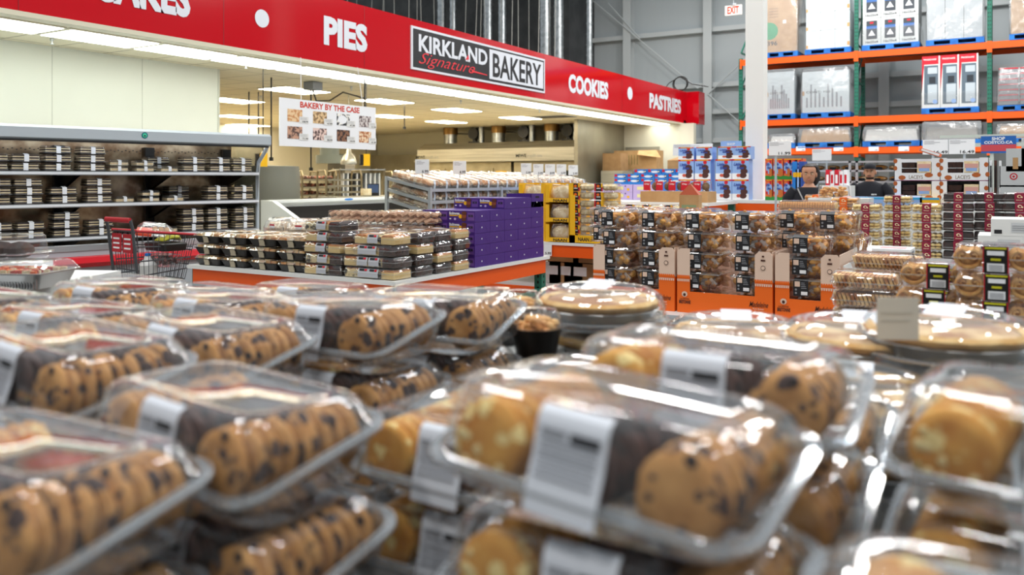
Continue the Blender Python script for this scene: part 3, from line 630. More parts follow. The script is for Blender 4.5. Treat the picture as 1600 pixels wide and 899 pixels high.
for s in (-1, 1):
    fp = MB(); fp.box(s*.12-.1, s*.12+.1, -.405, -.395, .82, .98, MATS['cart_handle_red'])
    for q in range(3): fp.panel((0, -.405, 0), *FX, s*.12-.07, s*.12+.07, .85+q*.04, .865+q*.04, PAPER)
    fp.build('seat_flap', ct, 0)
for s in (-1, 1):
    for yy in (-.22, .42): MB().cyl((s*.2-.015, yy, .06), (s*.2+.015, yy, .06), .06, None, BLACKP, 14).build('wheel', ct)
def cartp(x, y, z): a = math.radians(-7); x *= .8; y *= .66; return (cp.x+x*math.cos(a)-y*math.sin(a), cp.y+x*math.sin(a)+y*math.cos(a), z)
bt = thing('egg_bag', 'orange-fronted clear bag of brown eggs on top of the cart load', 'produce bag', cartp(-.02, .06, .99), math.radians(-7), rot=(.25, .1, .9))
MB().rings([rrect(.14, .09, .03, 0, seed=1, jit=.006), rrect(.15, .1, .03, .04, seed=2, jit=.01), rrect(.1, .05, .02, .09, seed=3, jit=.01)], BAG).build('bag', bt)
MB().box(-.15, -.02, -.1, .08, .005, .03, mat('coral_label', '#f0593a', .5)).build('label_panel', bt, 0)
eg = MB(); [eg.ball((.0+.05*i, -.03+.05*j, .045), .025, .02, .02, CARD) for i in range(3) for j in range(2)]; eg.build('eggs', bt)
bn = MB()
for i in range(5): bn.tube([(-.08+.03*i, -.1, .0), (-.07+.03*i, -.03, .03), (-.07+.03*i, .05, .03), (-.06+.02*i, .1, 0)], [.008, .018, .018, .006], mat('banana_green', '#b8b62a', .5), 7)
tag(bn.build('banana_bunch', loc=cartp(.08, .22, .93)), 'green-yellow banana bunch under the orange bag in the cart', 'bananas')
gb = MB(); gb.rings([rrect(.17, .11, .03, 0), rrect(.18, .12, .03, .06), rrect(.17, .11, .03, .07)], BLACKP)
tag(gb.build('dark_tray', loc=cartp(.08, .16, .845), rz=math.radians(-7)), 'dark plastic tray in the cart below the bananas', 'tray')
gb = thing('grape_clamshell', 'clear clamshell of red grapes in the cart under the dark tray', 'fruit pack', cartp(.08, .12, .70), math.radians(-7))
b = MB(); [b.ball((rnd(-.14, .14), rnd(-.08, .08), rnd(.02, .08)), .016, .016, .016, mat('red_grape', '#5e2b2a', .3), 7, 4) for _ in range(70)]; b.build('grapes', gb)
b = MB(); shell(b, .17, .11, .11, CLEAR); b.build('clamshell', gb)
jg = thing('milk_jug', 'white plastic jug with blue cap at the bottom of the cart', 'jug', cartp(.05, -.08, .56), math.radians(-7))
MB().lathe([(.07, 0), (.08, .02), (.08, .16), (.03, .22), (.025, .24)], WHITEP, n=16).build('body', jg); MB().lathe([(.025, .242), (.025, .265), (.005, .267)], BLUEC, n=12).build('cap', jg)

# ================================================================ LOAF CAKE TABLE
TX0, TX1, TY0, TY1, TZ = -6.07, -3.78, 4.66, 7.0, .75
def steel_table(label, x0, x1, y0, y1, z, apron=True, posts=None):
    t = thing('display_table', label, 'display table')
    MB().box(x0, x1, y0, y1, z-.03, z, WHITEP).build('tabletop', t, 0)
    for yy in (y0+.02, y1-.05): MB().box(x0+.05, x1-.05, yy, yy+.03, z-.16, z-.031, ORANGE).build('front_rail', t, 0)
    for xx in (x0+.02, x1-.05): MB().box(xx, xx+.03, y0+.05, y1-.05, z-.16, z-.031, ORANGE).build('side_rail', t, 0)
    for xx in (x0+.03, x1-.11):
        for yy in (y0+.03, y1-.11):
            b = MB(); b.box(xx, xx+.08, yy, yy+.08, 0, z-.031, GREENM)
            for q in range(12): b.box(xx+.03, xx+.05, yy-.001, yy, .05+q*.055, .075+q*.055, DARK); b.box(xx+.08, xx+.081, yy+.03, yy+.05, .05+q*.055, .075+q*.055, DARK)
            b.build('leg', t, 0)
    MB().obox((x1-.07, y0+.1, .25), (x1-.07, y1-.1, .42), .04, .05, GREENM).build('brace', t, 0)
    for yy in (y0+.05,): MB().box(x0+.1, x1-.1, yy, yy+.03, .2, .28, ORANGE).build('lower_rail', t, 0)
    MB().box(x1-.08, x1-.05, y0+.1, y1-.1, .12, .2, ORANGE).build('lower_side_rail', t, 0)
    return t
steel_table('white-topped display table with orange rails carrying the loaf cakes and purple cartons', TX0, TX1, TY0, TY1, TZ)
for i, (yy, m) in enumerate([(6.15, mat('pale_yellow_carton', '#e2cf86', .7)), (6.42, MATS['pale_yellow_carton']), (6.7, WHITEP)]):
    c = MB().box(0, .34, 0, .25, 0, .3, m); c.panel((.34, 0, 0), *FY, .08, .18, .17, .27, PAPER); tag(c.build('carton', loc=(-4.45, yy-.3, .0), smooth=0), f'{"pale yellow" if i < 2 else "white"} carton under the loaf table, {ORD[i]} from the front', 'carton', 'cartons under the loaf table')
# black tray pastry packs (left end)
BEIGEL = mat('kraft_label', '#b9ae96', .7)
def tray_proto():
    W, D = .16, .12; t = thing('pastry_tray', 'x', 'pastry pack')
    MB().rings([rrect(W-.03, D-.03, .02, 0), rrect(W-.008, D-.008, .02, .052), rrect(W, D, .02, .054), rrect(W, D, .02, .058)], BLACKP).build('tray', t)
    b = MB()
    for i in range(4):
        for j in range(3): b.box(-W+.03+i*.072, -W+.088+i*.072, -D+.025+j*.068, -D+.08+j*.068, .05, .075+.006*((i+j) % 3), [PASTRY, BISC, CREAM][(i*2+j) % 3])
    b.build('pastries', t, 0)
    b = MB(); b.rings([rrect(W, D, .02, .06), rrect(W-.02, D-.02, .02, .088), rrect(W-.028, D-.028, .02, .092)], CLEAR, False, True); b.build('lid', t)
    MB().box(-.03, .03, -D+.012, -D+.016, .005, .05, BEIGEL).quad((-.03, -D+.004, .062), (.03, -D+.004, .062), (.03, -D+.05, .093), (-.03, -D+.05, .093), BEIGEL).quad((-.025, -D+.012, .004), (.035, -D+.012, .004), (.03, -D-.001, .062), (-.03, -D-.001, .062), BEIGEL).build('label_strip', t, 0)
    return Proto(t)
TP = tray_proto()
for c in range(4):
    for i in range(3):
        if c == 3 and i == 2: pass
        TP.put((TX0+.2+c*.335+rnd(-.01, .01), TY0+.15, TZ+.001+i*.096), f'black-based pastry tray {lvl(i, 3)}, stack {ORD[c]} from table left end, front row', rnd(-.03, .03), 'black pastry trays on the loaf table')
for c in range(3):
    for i in range(3):
        TP.put((TX0+.22+c*.335+rnd(-.01, .01), TY0+.42, TZ+.001+i*.096), f'black-based pastry tray {lvl(i, 3)}, stack {ORD[c]} from table left end, second row', rnd(-.03, .03), 'black pastry trays on the loaf table')
# loaf packs
SILV = mat('silver_label', '#b9bcc2', .5)
def loaf_proto(order):
    W, D, h = .205, .115, .083; t = thing('loaf_cake_pack', 'x', 'loaf cake pack')
    w3 = (2*W-.03)/3
    for i, k in enumerate(order):
        x0 = -W+.015+i*w3; m = {'L': LOAF, 'M': MARBLE, 'D': CHOC}[k]; cr = {'L': LOAFC, 'M': MARBLE, 'D': CHOC}[k]
        b = MB(); b.box(x0+.004, x0+w3-.004, -D+.018, D-.018, .005, .056, m); b.add([(x0+.004, -D+.018, .056), (x0+w3-.004, -D+.018, .056), (x0+w3-.004, D-.018, .056), (x0+.004, D-.018, .056), (x0+.02, -D+.02, .071), (x0+w3-.02, -D+.02, .071), (x0+w3-.02, D-.02, .071), (x0+.02, D-.02, .071)], [(0, 1, 5, 4), (1, 2, 6, 5), (2, 3, 7, 6), (3, 0, 4, 7), (4, 5, 6, 7)], cr)
        b.build('loaf', t, 0)
    b = MB(); shell(b, W, D, h, CLEAR, base=.042); b.build('clamshell', t); rimof(W, D, .042, t_=.003).build('rim', t)
    lab = MB(); lab.quad((-.05, -D-.002, .012), (.05, -D-.002, .012), (.05, -D-.002, .044), (-.05, -D-.002, .044), SILV).quad((-.05, -D-.002, .044), (.05, -D-.002, .044), (.05, -D+.01, .076), (-.05, -D+.01, .076), SILV).quad((-.05, -D+.01, .0835), (.05, -D+.01, .0835), (.05, -D+.07, .085), (-.05, -D+.07, .085), SILV)
    lab.quad((-.035, -D-.0, .058), (.01, -D-.0, .058), (.01, -D+.006, .072), (-.035, -D+.006, .072), INK).quad((.012, -D-.0, .058), (.035, -D-.0, .058), (.035, -D+.006, .072), (.012, -D+.006, .072), REDP); lab.build('label_strip', t, 0)
    return Proto(t)
LP = [loaf_proto('LMD'), loaf_proto('MLD'), loaf_proto('LML')]
k = 0
lx0 = TX0+1.32
ncol = [(-4.98, 4, 0), (-4.55, 3, 1), (-4.06, 4, 2)]
for ci, (x, n, v) in enumerate([(TX0+1.56, 5, 0), (TX0+1.56+.42, 3, 1), (TX1-.215, 4, 2)]):
    for i in range(n):
        LP[(v+i) % 3].put((x-.02+rnd(-.012, .012), TY0+.14, TZ+.001+i*.085), f'marble and pound loaf pack {lvl(i, n)}, front stack {ORD[ci]} from the black trays', rnd(-.03, .03), 'loaf cake packs on the white table')
for ci, (x, yy, n) in enumerate([(TX1-.215, TY0+.39, 4), (TX1-.215, TY0+.64, 4), (TX1-.215, TY0+.88, 4), (TX1-.64, TY0+.39, 4), (TX1-.64, TY0+.64, 4), (TX0+1.56, TY0+.39, 4)]):
    for i in range(n):
        LP[(ci+i) % 3].put((x+rnd(-.01, .01), yy+rnd(-.005, .005), TZ+.001+i*.085), f'loaf cake pack {lvl(i, n)} in the {["second", "third", "fourth", "inner second", "inner third", "left inner"][ci]} stack from the corner', rnd(-.02, .02), 'loaf cake packs on the white table')
# knotted doughnut packs and white snack bags behind
def knot_proto():
    W, D, h = .17, .13, .114; t = thing('doughnut_pack', 'x', 'doughnut pack')
    b = MB()
    for i in range(4):
        for j in range(2):
            for q in range(2): b.tube([(-.12+.08*i-.035, -.09+.1*j, .02+.05*q), (-.12+.08*i, -.06+.1*j, .045+.05*q), (-.12+.08*i+.03, -.02+.1*j, .03+.05*q), (-.12+.08*i+.01, .02+.09*j, .04+.05*q)], .021, KNOT, 7)
    b.build('doughnuts', t); b = MB(); shell(b, W, D, h, CLEAR); b.build('clamshell', t); rimof(W, D, .02).build('rim', t); return Proto(t)
KP = knot_proto()
for ci, (x, yy, n) in enumerate([(TX0+1.05, TY0+.9, 4), (TX0+1.42, TY0+.9, 4), (TX0+1.78, TY0+1.0, 4), (TX0+1.42, TY0+1.2, 4)]):
    for i in range(n): KP.put((x, yy, TZ+.001+i*.116), f'pack of brown knotted doughnuts {lvl(i, n)}, {ORD[ci]} stack behind the loaf cakes', rnd(-.04, .04), 'knotted doughnut packs')
SNACK = noisy('marshmallow_treat', '#d9bc9a', '#efe2cd', 60, .7, 3, lo=.4, hi=.6)
def snack_proto():
    t = thing('snack_bag', 'x', 'snack bag'); b = MB(); b.rings([rrect(.12, .08, .03, .0, seed=4, jit=.005), rrect(.13, .09, .03, .05, seed=5, jit=.008), rrect(.11, .07, .03, .10, seed=6, jit=.008)], SNACK); b.build('contents', t)
    b = MB(); b.rings([rrect(.14, .1, .03, 0.001, seed=7, jit=.004), rrect(.15, .11, .03, .06, seed=8, jit=.012), rrect(.13, .08, .03, .115, seed=9, jit=.014), rrect(.14, .02, .01, .14, seed=10, jit=.015)], BAG); b.build('bag', t)
    b = MB(); b.box(-.03, .04, -.112, -.11, .05, .09, PAPER).box(-.03, .04, -.113, -.1121, .075, .088, REDP); b.build('label_strip', t, 0); return Proto(t)
SP = snack_proto()
for ci, (x, yy, n) in enumerate([(TX0+.3, TY0+.8, 3), (TX0+.62, TY0+.78, 3), (TX0+1.12, TY0+.62, 3), (TX0+.75, TY0+1.05, 3)]):
    for i in range(n): SP.put((x, yy, TZ+.001+i*.118), f'clear bag of pale crisped treats {lvl(i, n)}, {ORD[ci]} stack behind the pastry trays', rnd(-.2, .2), 'bags of crisped treats')

# ---------------------------------------------------------------- purple cookie cartons
def purple_proto(openbox=False):
    w_, d_, h_ = .27, .235, .094; t = thing('cookie_carton', 'x', 'cookie carton'); b = MB()
    if not openbox: b.box(0, w_, 0, d_, 0, h_-.001, PURP)
    else:
        for q in ((0, w_, 0, .004), (0, w_, d_-.004, d_), (0, .004, 0, d_), (w_-.004, w_, 0, d_)): b.box(q[0], q[1], q[2], q[3], 0, h_+.03, PURP)
        b.box(0, w_, 0, d_, 0, .05, PURP); b.box(w_, w_+.001, .08, .15, h_-.01, h_+.008, DARK)
    b.text('Bolinwee', (0, 0, 0), *FX, .012, .115, .058, .083, PAPER, .03); b.panel((0, 0, 0), *FX, .014, .1, .047, .055, YEL)
    b.disc((0, 0, 0), *FX, .124, .045, .018, .018, YEL); b.panel((0, 0, 0), *FX, .012, .03, .018, .028, PAPER); b.disc((0, 0, 0), *FX, .07, .022, .012, .01, LILAC)
    ckp = mat('printed_cookie', '#8a4526', .5)
    for q in range(3): b.disc((0, 0, 0), *FX, .158+.003*q, .022+.025*q, .026, .017, ckp if q % 2 else mat('printed_cookie_dark', '#5c2a1a', .5), .002+.0005*q)
    b.panel((0, 0, 0), *FX, .195, .262, .012, .078, mat('purple_light', '#6a4496', .5)); b.text('BOB', (0, 0, 0), *FX, .205, .252, .04, .062, INK, .04, 0, .003)
    b.panel((w_, 0, 0), *FY, .1, .112, .04, .052, PAPER)
    b.quad((w_+.001, .03, .0), (w_+.001, .075, .06), (w_+.001, .073, .06), (w_+.001, .026, 0), mat('purple_fold', '#38196a', .5)); b.quad((w_+.001, .2, .0), (w_+.001, .155, .06), (w_+.001, .158, .06), (w_+.001, .204, 0), MATS['purple_fold'])
    b.build('carton', t, 0); return Proto(t)
PP, PO = purple_proto(), purple_proto(True)
px0 = TX1-.02-.27
y0_ = at_x(744, 420, TX1-.02).y-.02
for r in range(5):
    for c in range(2):
        n = [5, 5, 6, 6, 5][r]; 
        for i in range(n):
            if r > 1 and c == 1 and i < 4: continue
            PP.put((px0-c*.272, y0_+r*.237, TZ+.001+i*.095), f'purple cookie carton {lvl(i, n)}, {ORD[r]} row back, {"right" if c == 0 else "left"} column', rnd(-.01, .01), 'purple cookie cartons')
PO.put((px0, y0_+4*.237, TZ+.001+5*.095), 'open-topped purple display carton on the rear end of the purple stack', 0, 'purple cookie cartons')

# ================================================================ BREAD DISPLAY RACK
bx0, bx1 = -6.95, -6.25; by0 = at_x(672, 300, bx1).y; by1 = at_x(935, 295, bx1).y
t = thing('bread_rack', 'long grey wire display rack with sloping shelves of bread', 'bread rack')
levels = [(at_x(672, 297, bx1).z, at_x(607, 279, bx0).z), (at_x(672, 316, bx1).z, at_x(607, 296, bx0).z), (at_x(672, 333, bx1).z, at_x(607, 312, bx0).z)]
for yy in (by0, by0+1.7, by0+3.4, by1):
    for xx, zt_ in ((bx0, levels[0][1]+.03), (bx1, levels[0][0]+.03)): MB().box(xx-.02, xx+.02, yy-.02, yy+.02, 0, zt_, CHROME).build('post', t, 0)
for zf_, zb_2 in levels:
    b = MB(); b.obox((bx0, by0, zb_2), (bx1, by0, zf_), .02, .04, CHROME).obox((bx0, by1, zb_2), (bx1, by1, zf_), .02, .04, CHROME).box(bx1-.02, bx1+.01, by0, by1, zf_-.025, zf_+.015, CHROME).box(bx0-.01, bx0+.01, by0, by1, zb_2-.02, zb_2+.02, CHROME)
    b.add([(bx0, by0, zb_2-.005), (bx1, by0, zf_-.005), (bx1, by1, zf_-.005), (bx0, by1, zb_2-.005)], [(0, 1, 2, 3)], mat('wire_deck', '#8e9294', .5, .4)); b.build('shelf', t, 0)
def bread_proto(kind):
    t = thing(kind, 'x', 'bread pack'); b = MB()
    if kind == 'bread_pack':
        for i in range(4): b.tube([(-.20, -.075+.05*i, .045), (-.1, -.075+.05*i, .062), (.0, -.075+.05*i, .052), (.1, -.075+.05*i, .062), (.2, -.075+.05*i, .045)], [.018, .036, .038, .036, .018], ICED, 7)
    else:
        for i in range(7): b.ball((-.15+.1*(i % 4), -.05+.1*(i//4), .05), .065, .06, .05, ICED, 8, 5, .08, i)
    b.build('loaves', t); b = MB()
    b.rings([rrect(.21, .115, .03, .002, seed=1, jit=.004), rrect(.225, .12, .04, .05, seed=2, jit=.008), rrect(.2, .1, .03, .1, seed=3, jit=.01)], BAG); b.build('bag', t)
    b = MB(); b.quad((.226, -.02, .0), (.226, .02, .0), (.222, .02, .06), (.222, -.02, .06), mat('pale_blue_label', '#ccd6e4', .5)).quad((.222, -.02, .06), (.222, .02, .06), (.19, .02, .104), (.19, -.02, .104), MATS['pale_blue_label']); b.build('label_strip', t, 0); return Proto(t)
BP, BR = bread_proto('bread_pack'), bread_proto('roll_bag')
for li, (zf_, zb_2) in enumerate(levels):
    sl = math.atan2(zb_2-zf_, bx1-bx0); nn = int((by1-by0-.2)/.255)
    for j in range(nn):
        if li == 1 and j > 7: break
        if li == 2 and j > 3: break
        for d in range(2):
            if li and d == 0 and j > 0: continue
            x = bx1-.2-.33*d if False else (bx1-.23 if d == 1 else bx0+.16); zz = zf_+(zb_2-zf_)*(bx1-x)/(bx1-bx0)
            P = BP if j < 8 else BR
            P.put((x, by0+.17+j*.255, zz+.004), f'bagged golden {"bread" if j < 8 else "rolls"}, {(ORD+["seventeenth", "eighteenth", "nineteenth", "twentieth"])[j]} from rack left end, {"front" if d else "rear"} row, {["upper", "middle", "lower"][li]} shelf', 0, 'bagged bread on the wire rack', rot=(0, sl, rnd(-.05, .05)), scale=(.72 if d == 0 else .8, 1, 1))
# price cards on stems over the bread rack
def card(label, px, py, Y, w_, h_, text=None, face=0, stem=.5, name='price_card', big=False, group='price cards'):
    p = at(px, py, Y); t = thing(name, label, 'price card', p, math.radians(face), group)
    b = MB(); b.box(-w_/2, w_/2, 0, .006, -h_/2, h_/2, PAPER)
    for q in range(3): b.panel((0, 0, 0), *FX, -w_*.4, w_*(-.05+.12*((q*5) % 3)), h_*(.36-.09*q), h_*(.385-.09*q), GREYINK)
    b.build('card', t, 0)
    if text:
        for i, s in enumerate(text if isinstance(text, (list, tuple)) else [text]):
            n_ = len(text) if isinstance(text, (list, tuple)) else 1; x0 = -w_/2+w_/n_*i
            MB().text(s, (0, 0, 0), *FX, x0+w_/n_*.5, x0+w_/n_*.95, -h_*.44, -h_*.23, INK, .012, 0, .003).build('price', t, 0)
    if stem: MB().cyl((0, .012, -h_/2-stem), (0, .012, h_/2), .006, None, CHROME, 6).build('stem', t)
    return t
for i, (px, py, Y, s) in enumerate([(659.5, 260.5, 10.6, '6.99'), (718, 262, 11.3, '4.99'), (822, 264, 12.5, '5.99'), (841, 265, 12.9, '5.99'), (859.5, 265, 13.2, '8.99'), (877, 265, 13.5, '6.99'), (895.5, 266, 13.8, '5.99')]):
    card(f'white price card on a thin stem above the bread, {ORD[i]} from the left', px, py, Y, [.185, .185, .16, .16, .16, .16, .16][i], [.185, .185, .17, .17, .17, .17, .17][i], s, 20, .14)

# ================================================================ NAAN TABLE
ny0 = 8.0; nx0 = at_y(846, 380, ny0).x-.9; nx1 = at_y(934, 380, ny0).x+1.5; NZ = at_y(890, 380, ny0).z
steel_table('white-edged display table with an orange rail under the yellow naan boxes', nx0, nx1, ny0, ny0+1.4, NZ)
p = at_y(856, 392, ny0); tag(MB().box(-.05, .05, -.004, 0, -.06, .06, PAPER).text('5.95', (0, -.004, 0), *FX, -.03, .045, -.045, -.02, INK, .02).build('rail_price_tag', loc=(p.x, ny0-.001, NZ-.09), smooth=0), 'small white price tag on the orange rail below the naan boxes', 'price tag')
for i, (px, zz, ww, m) in enumerate([(884, 0, .42, CARD), (878, .25, .42, CARD), (904, 0, .36, CARDD), (864, 0, .2, WHITEP), (914, .25, .3, CARDD)]):
    x = at_y(px, 430, ny0+.3).x; c = MB().box(-ww/2, ww/2, 0, .4, 0, .24, m).panel((0, 0, 0), *FX, -.1, .1, .1, .2, PAPER)
    tag(c.build('carton', loc=(x, ny0+.3, .3+zz), smooth=0), ['cardboard carton on lower shelf under the naan table, lower of its stack', 'cardboard carton on top of its stack under the naan table', 'dark cardboard carton at the right under the naan table', 'white bucket-shaped carton at the left under the naan table', 'dark small carton stacked at the right under the naan table'][i], 'carton', 'cartons under the naan table')
tag(MB().box(nx0+.15, nx1-.15, ny0+.2, ny0+1.2, .26, .298, WHITEP).build('lower_shelf', smooth=0), 'white lower shelf board under the naan table', 'shelf')
NAANM = noisy('naan_bread', '#d9bf8a', '#f0e2bd', 18, .7, 3, lo=.4, hi=.6)
def naan_tray():
    w_, d_, h_ = .34, .36, .215; t = thing('naan_tray', 'x', 'naan tray'); b = MB()
    b.box(0, w_, 0, d_, 0, .006, YEL).box(0, w_, 0, .005, 0, .05, YEL).box(w_-.005, w_, 0, d_, 0, h_, YEL).box(0, .005, 0, d_, 0, h_, YEL).box(0, w_, d_-.005, d_, 0, h_, YEL)
    b.box(0, .05, -.001, .0, .0, h_-.02, YEL).box(w_-.05, w_, -.001, 0, 0, h_, YEL); b.text('NAAN', (0, -.001, 0), *FX, .1, .27, .01, .04, INK, .03)
    b.panel((w_, 0, 0), *FY, .04, .16, .06, .19, mat('orange_yellow', '#f5a012', .5)); b.panel((w_, 0, 0), *FY, .2, .33, .05, .2, GREYINK); b.build('tray', t, 0)
    n = MB(); [n.ball((w_/2, .07+.06*i, .1), .12, .025, .085, NAANM, 12, 6, .05, i) for i in range(5)]; n.build('naan', t)
    n = MB(); n.rings([rrect(.12, .16, .03, .01, cx=w_/2, cy=.18, seed=2, jit=.004), rrect(.13, .17, .03, .1, cx=w_/2, cy=.18, seed=3, jit=.006), rrect(.11, .15, .03, .195, cx=w_/2, cy=.18, seed=1, jit=.01)], BAG); n.build('bag', t); return Proto(t)
NT = naan_tray(); xL = at_y(850, 300, ny0).x; 
for i in range(3): NT.put((xL, ny0+.03, NZ+.001+i*.217), f'yellow naan bread tray {lvl(i, 3)}, stack left of the dippers display', 0, 'yellow naan trays')
for i in range(3): NT.put((xL-.36, ny0+.06, NZ+.001+i*.217), f'yellow tray of naan bread {lvl(i, 3)}, stack partly hidden behind the purple cartons', 0, 'yellow naan trays')
xD = at_y(888, 300, ny0).x; wD = at_y(939, 300, ny0).x-xD
t = thing('dippers_display', 'yellow open-front display box lettered naan dippers', 'display box', (xD, ny0+.02, NZ+.001))
b = MB(); hD = .55
b.box(0, wD, 0, .006, 0, .085, YEL).box(0, .07, 0, .006, 0, hD*.95, YEL).box(wD-.02, wD, 0, .006, 0, hD*.7, YEL).box(0, .006, 0, .5, 0, hD, YEL).box(wD-.006, wD, 0, .5, 0, hD, YEL).box(0, wD, 0, .5, 0, .006, YEL); b.build('box', t, 0)
MB().text('NAAN', (0, 0, 0), *FX, wD*.28, wD*.62, .022, .065, INK, .03).text('DIPPERS', (0, 0, 0), *FX, wD*.65, wD*.9, .024, .048, INK, .02).build('lettering', t, 0)
def dip_proto():
    W, D, h = .125, .09, .09; t = thing('dippers_pack', 'x', 'naan dippers pack'); b = MB(); [b.ball((-.0+.045*i-.02, 0, .045), .04, .07, .038, NAANM, 8, 5, .1, i) for i in range(3)]; b.build('naan', t)
    b = MB(); shell(b, W, D, h, CLEAR); b.build('clamshell', t); rimof(W, D, h-.012).build('rim', t)
    b = MB(); b.box(-W+.005, -W+.1, -D-.003, -D-.001, .004, h-.004, INK).box(-W+.004, -W+.02, -D-.004, -D-.003, .004, h-.004, REDP).box(-W+.08, -W+.1, -D-.004, -D-.003, .045, h-.004, YEL).box(-W+.085, -W+.1, -D-.004, -D-.003, .004, .045, REDP).disc((0, -D-.003, 0), *FX, -W+.048, .058, .018, .015, ORPR).panel((0, -D-.003, 0), *FX, -W+.03, -W+.075, .03, .038, PAPER); b.build('label_band', t, 0); return Proto(t)
DP = dip_proto()
for c in range(2):
    for i in range(7):
        DP.put((xD+wD*.36+c*.27, ny0+.14, NZ+.012+i*.0915), f'naan dippers pack {lvl(i, 7)}, {"left" if c == 0 else "right"} stack in the yellow display box', rnd(-.03, .03), 'naan dippers packs in the display')
for c in range(5):
    p = at(955+c*30, 330, 8.9-.12*c); zz = p.z
    for i in range(2): DP.put((p.x, ny0+.35+.08*(c % 2), at(955, 345, 9).z+i*.0915+.0), f'naan dippers pack {"upper" if i else "lower"} of pair {ORD[c]} right of the yellow display box', rnd(-.05, .05), 'naan dippers packs behind the madeleines')
base = MB().box(xD+wD+.06, nx1-.1, ny0+.2, ny0+.75, NZ+.001, at(955, 345, 9).z-.001, CARD); tag(base.build('support_carton', smooth=0), 'long cardboard carton under the naan dippers row behind the madeleines', 'carton')

# ================================================================ MADELEINE DISPLAY
MY = 3.86                                    # front plane
q = at(1130, 490, 4.6); MY = q.y; MZ = at_y(1130, 493.5, MY).z
mx = lambda px: at_y(px, 440, MY).x
tx0, tx1 = mx(925), mx(1302)
t = thing('display_table', 'white-topped low display table under the orange madeleine trays', 'display table')
MB().box(tx0-.1, tx1+.42, MY-.12, MY+1.05, MZ-.04, MZ-.001, WHITEP).build('tabletop', t, 0)
for xx in (tx0, tx1+.3):
    for yy in (MY, MY+.9): MB().box(xx, xx+.08, yy, yy+.08, 0, MZ-.041, GREENM).build('leg', t, 0)
MB().box(tx0, tx1+.38, MY+.01, MY+.04, MZ-.18, MZ-.041, ORANGE).build('front_rail', t, 0)
pt = MB().box(0, .3, 0, .003, 0, .05, mat('grey_tag', '#b9bec4', .5)).text('1955464', (0, 0, 0), *FX, .03, .2, .01, .035, GREYINK); tag(pt.build('shelf_tag', loc=(mx(1030), MY-.124, MZ-.052), smooth=0), 'grey shelf tag with a number on the table edge below the orange trays', 'shelf tag')
PINKB = mat('blush_card', '#e6c9b4', .6)
def mad_tray(w_, h_, two):
    t = thing('madeleine_tray', 'x', 'display tray'); d_ = .58; b = MB(); hl_ = .12
    tabs = [(0, .075), (w_-.095, w_)]
    b.box(0, w_, 0, .006, 0, hl_, ORPR)
    for a, c in tabs:
        b.box(a, c, 0, .006, hl_, h_*.56, ORPR); b.prism([(a, h_*.56), (c, h_*.56), (c, h_-.02 if a > .01 else h_-.0), (c-.015 if a > .01 else c-.02, h_), (a+.02, h_), (a, h_-.02)], 0, .006, PINKB, 'y')
        n = 8
        for i in range(n): b.disc((0, 0, 0), *FX, a+(c-a)*(i+.5)/n, h_*.56, (c-a)/n/2, .01, ORPR, .002, 8); b.disc((0, 0, 0), *FX, a+(c-a)*(i+.5)/n, h_*.50, (c-a)/n/2.6, .007, PINKB, .003, 8)
        b.panel((0, 0, 0), *FX, a, c, h_*.515, h_*.522, PINKB)
    # print
    xa = tabs[0][0]; b.disc((0, 0, 0), *FX, .045, .105, .017, .016, PINKB, .003); b.disc((0, 0, 0), *FX, .045, .102, .008, .009, BROWN, .004)
    b.text('LA PETITE', (0, 0, 0), *FX, .018, .072, .073, .081, BROWN, .02); b.text('BRETONNE', (0, 0, 0), *FX, .012, .08, .05, .070, BROWN, .04)
    b.text('Madeleine', (0, 0, 0), *FX, w_-.125, w_-.022, .062, .092, BROWN, .01, .4); b.text('Pure Butter', (0, 0, 0), *FX, w_-.105, w_-.045, .048, .058, PINKB, .01); b.text('Pur Beurre', (0, 0, 0), *FX, w_-.095, w_-.045, .034, .044, PINKB, .01)
    a = w_-.05; b.disc((0, 0, 0), *FX, a, h_*.76, .013, .013, BROWN, .003); b.disc((0, 0, 0), *FX, a, h_*.76, .010, .010, PINKB, .004); b.panel((0, 0, 0), *FX, a-.012, a+.012, h_*.86, h_*.885, BROWN, .003); b.panel((0, 0, 0), *FX, a-.006, a+.006, h_*.92, h_*.945, BROWN, .003)
    for sx in (0, w_-.005):
        b.box(sx, sx+.005, .006, d_, 0, h_*.54, ORPR).box(sx, sx+.005, .006, d_, h_*.54, h_, PINKB)
    b.box(0, w_, d_-.005, d_, 0, h_, PINKB).box(0.005, w_-.005, .006, d_, 0, .004, PINKB)
    b.build('tray', t, 0); return Proto(t)
MAD = noisy('madeleine', '#8f4f1e', '#e5a850', 9, .5, 3, lo=.35, hi=.6)
WRAPW = clear('milky_wrap', haze=.45, rough=.15, minr=.1)
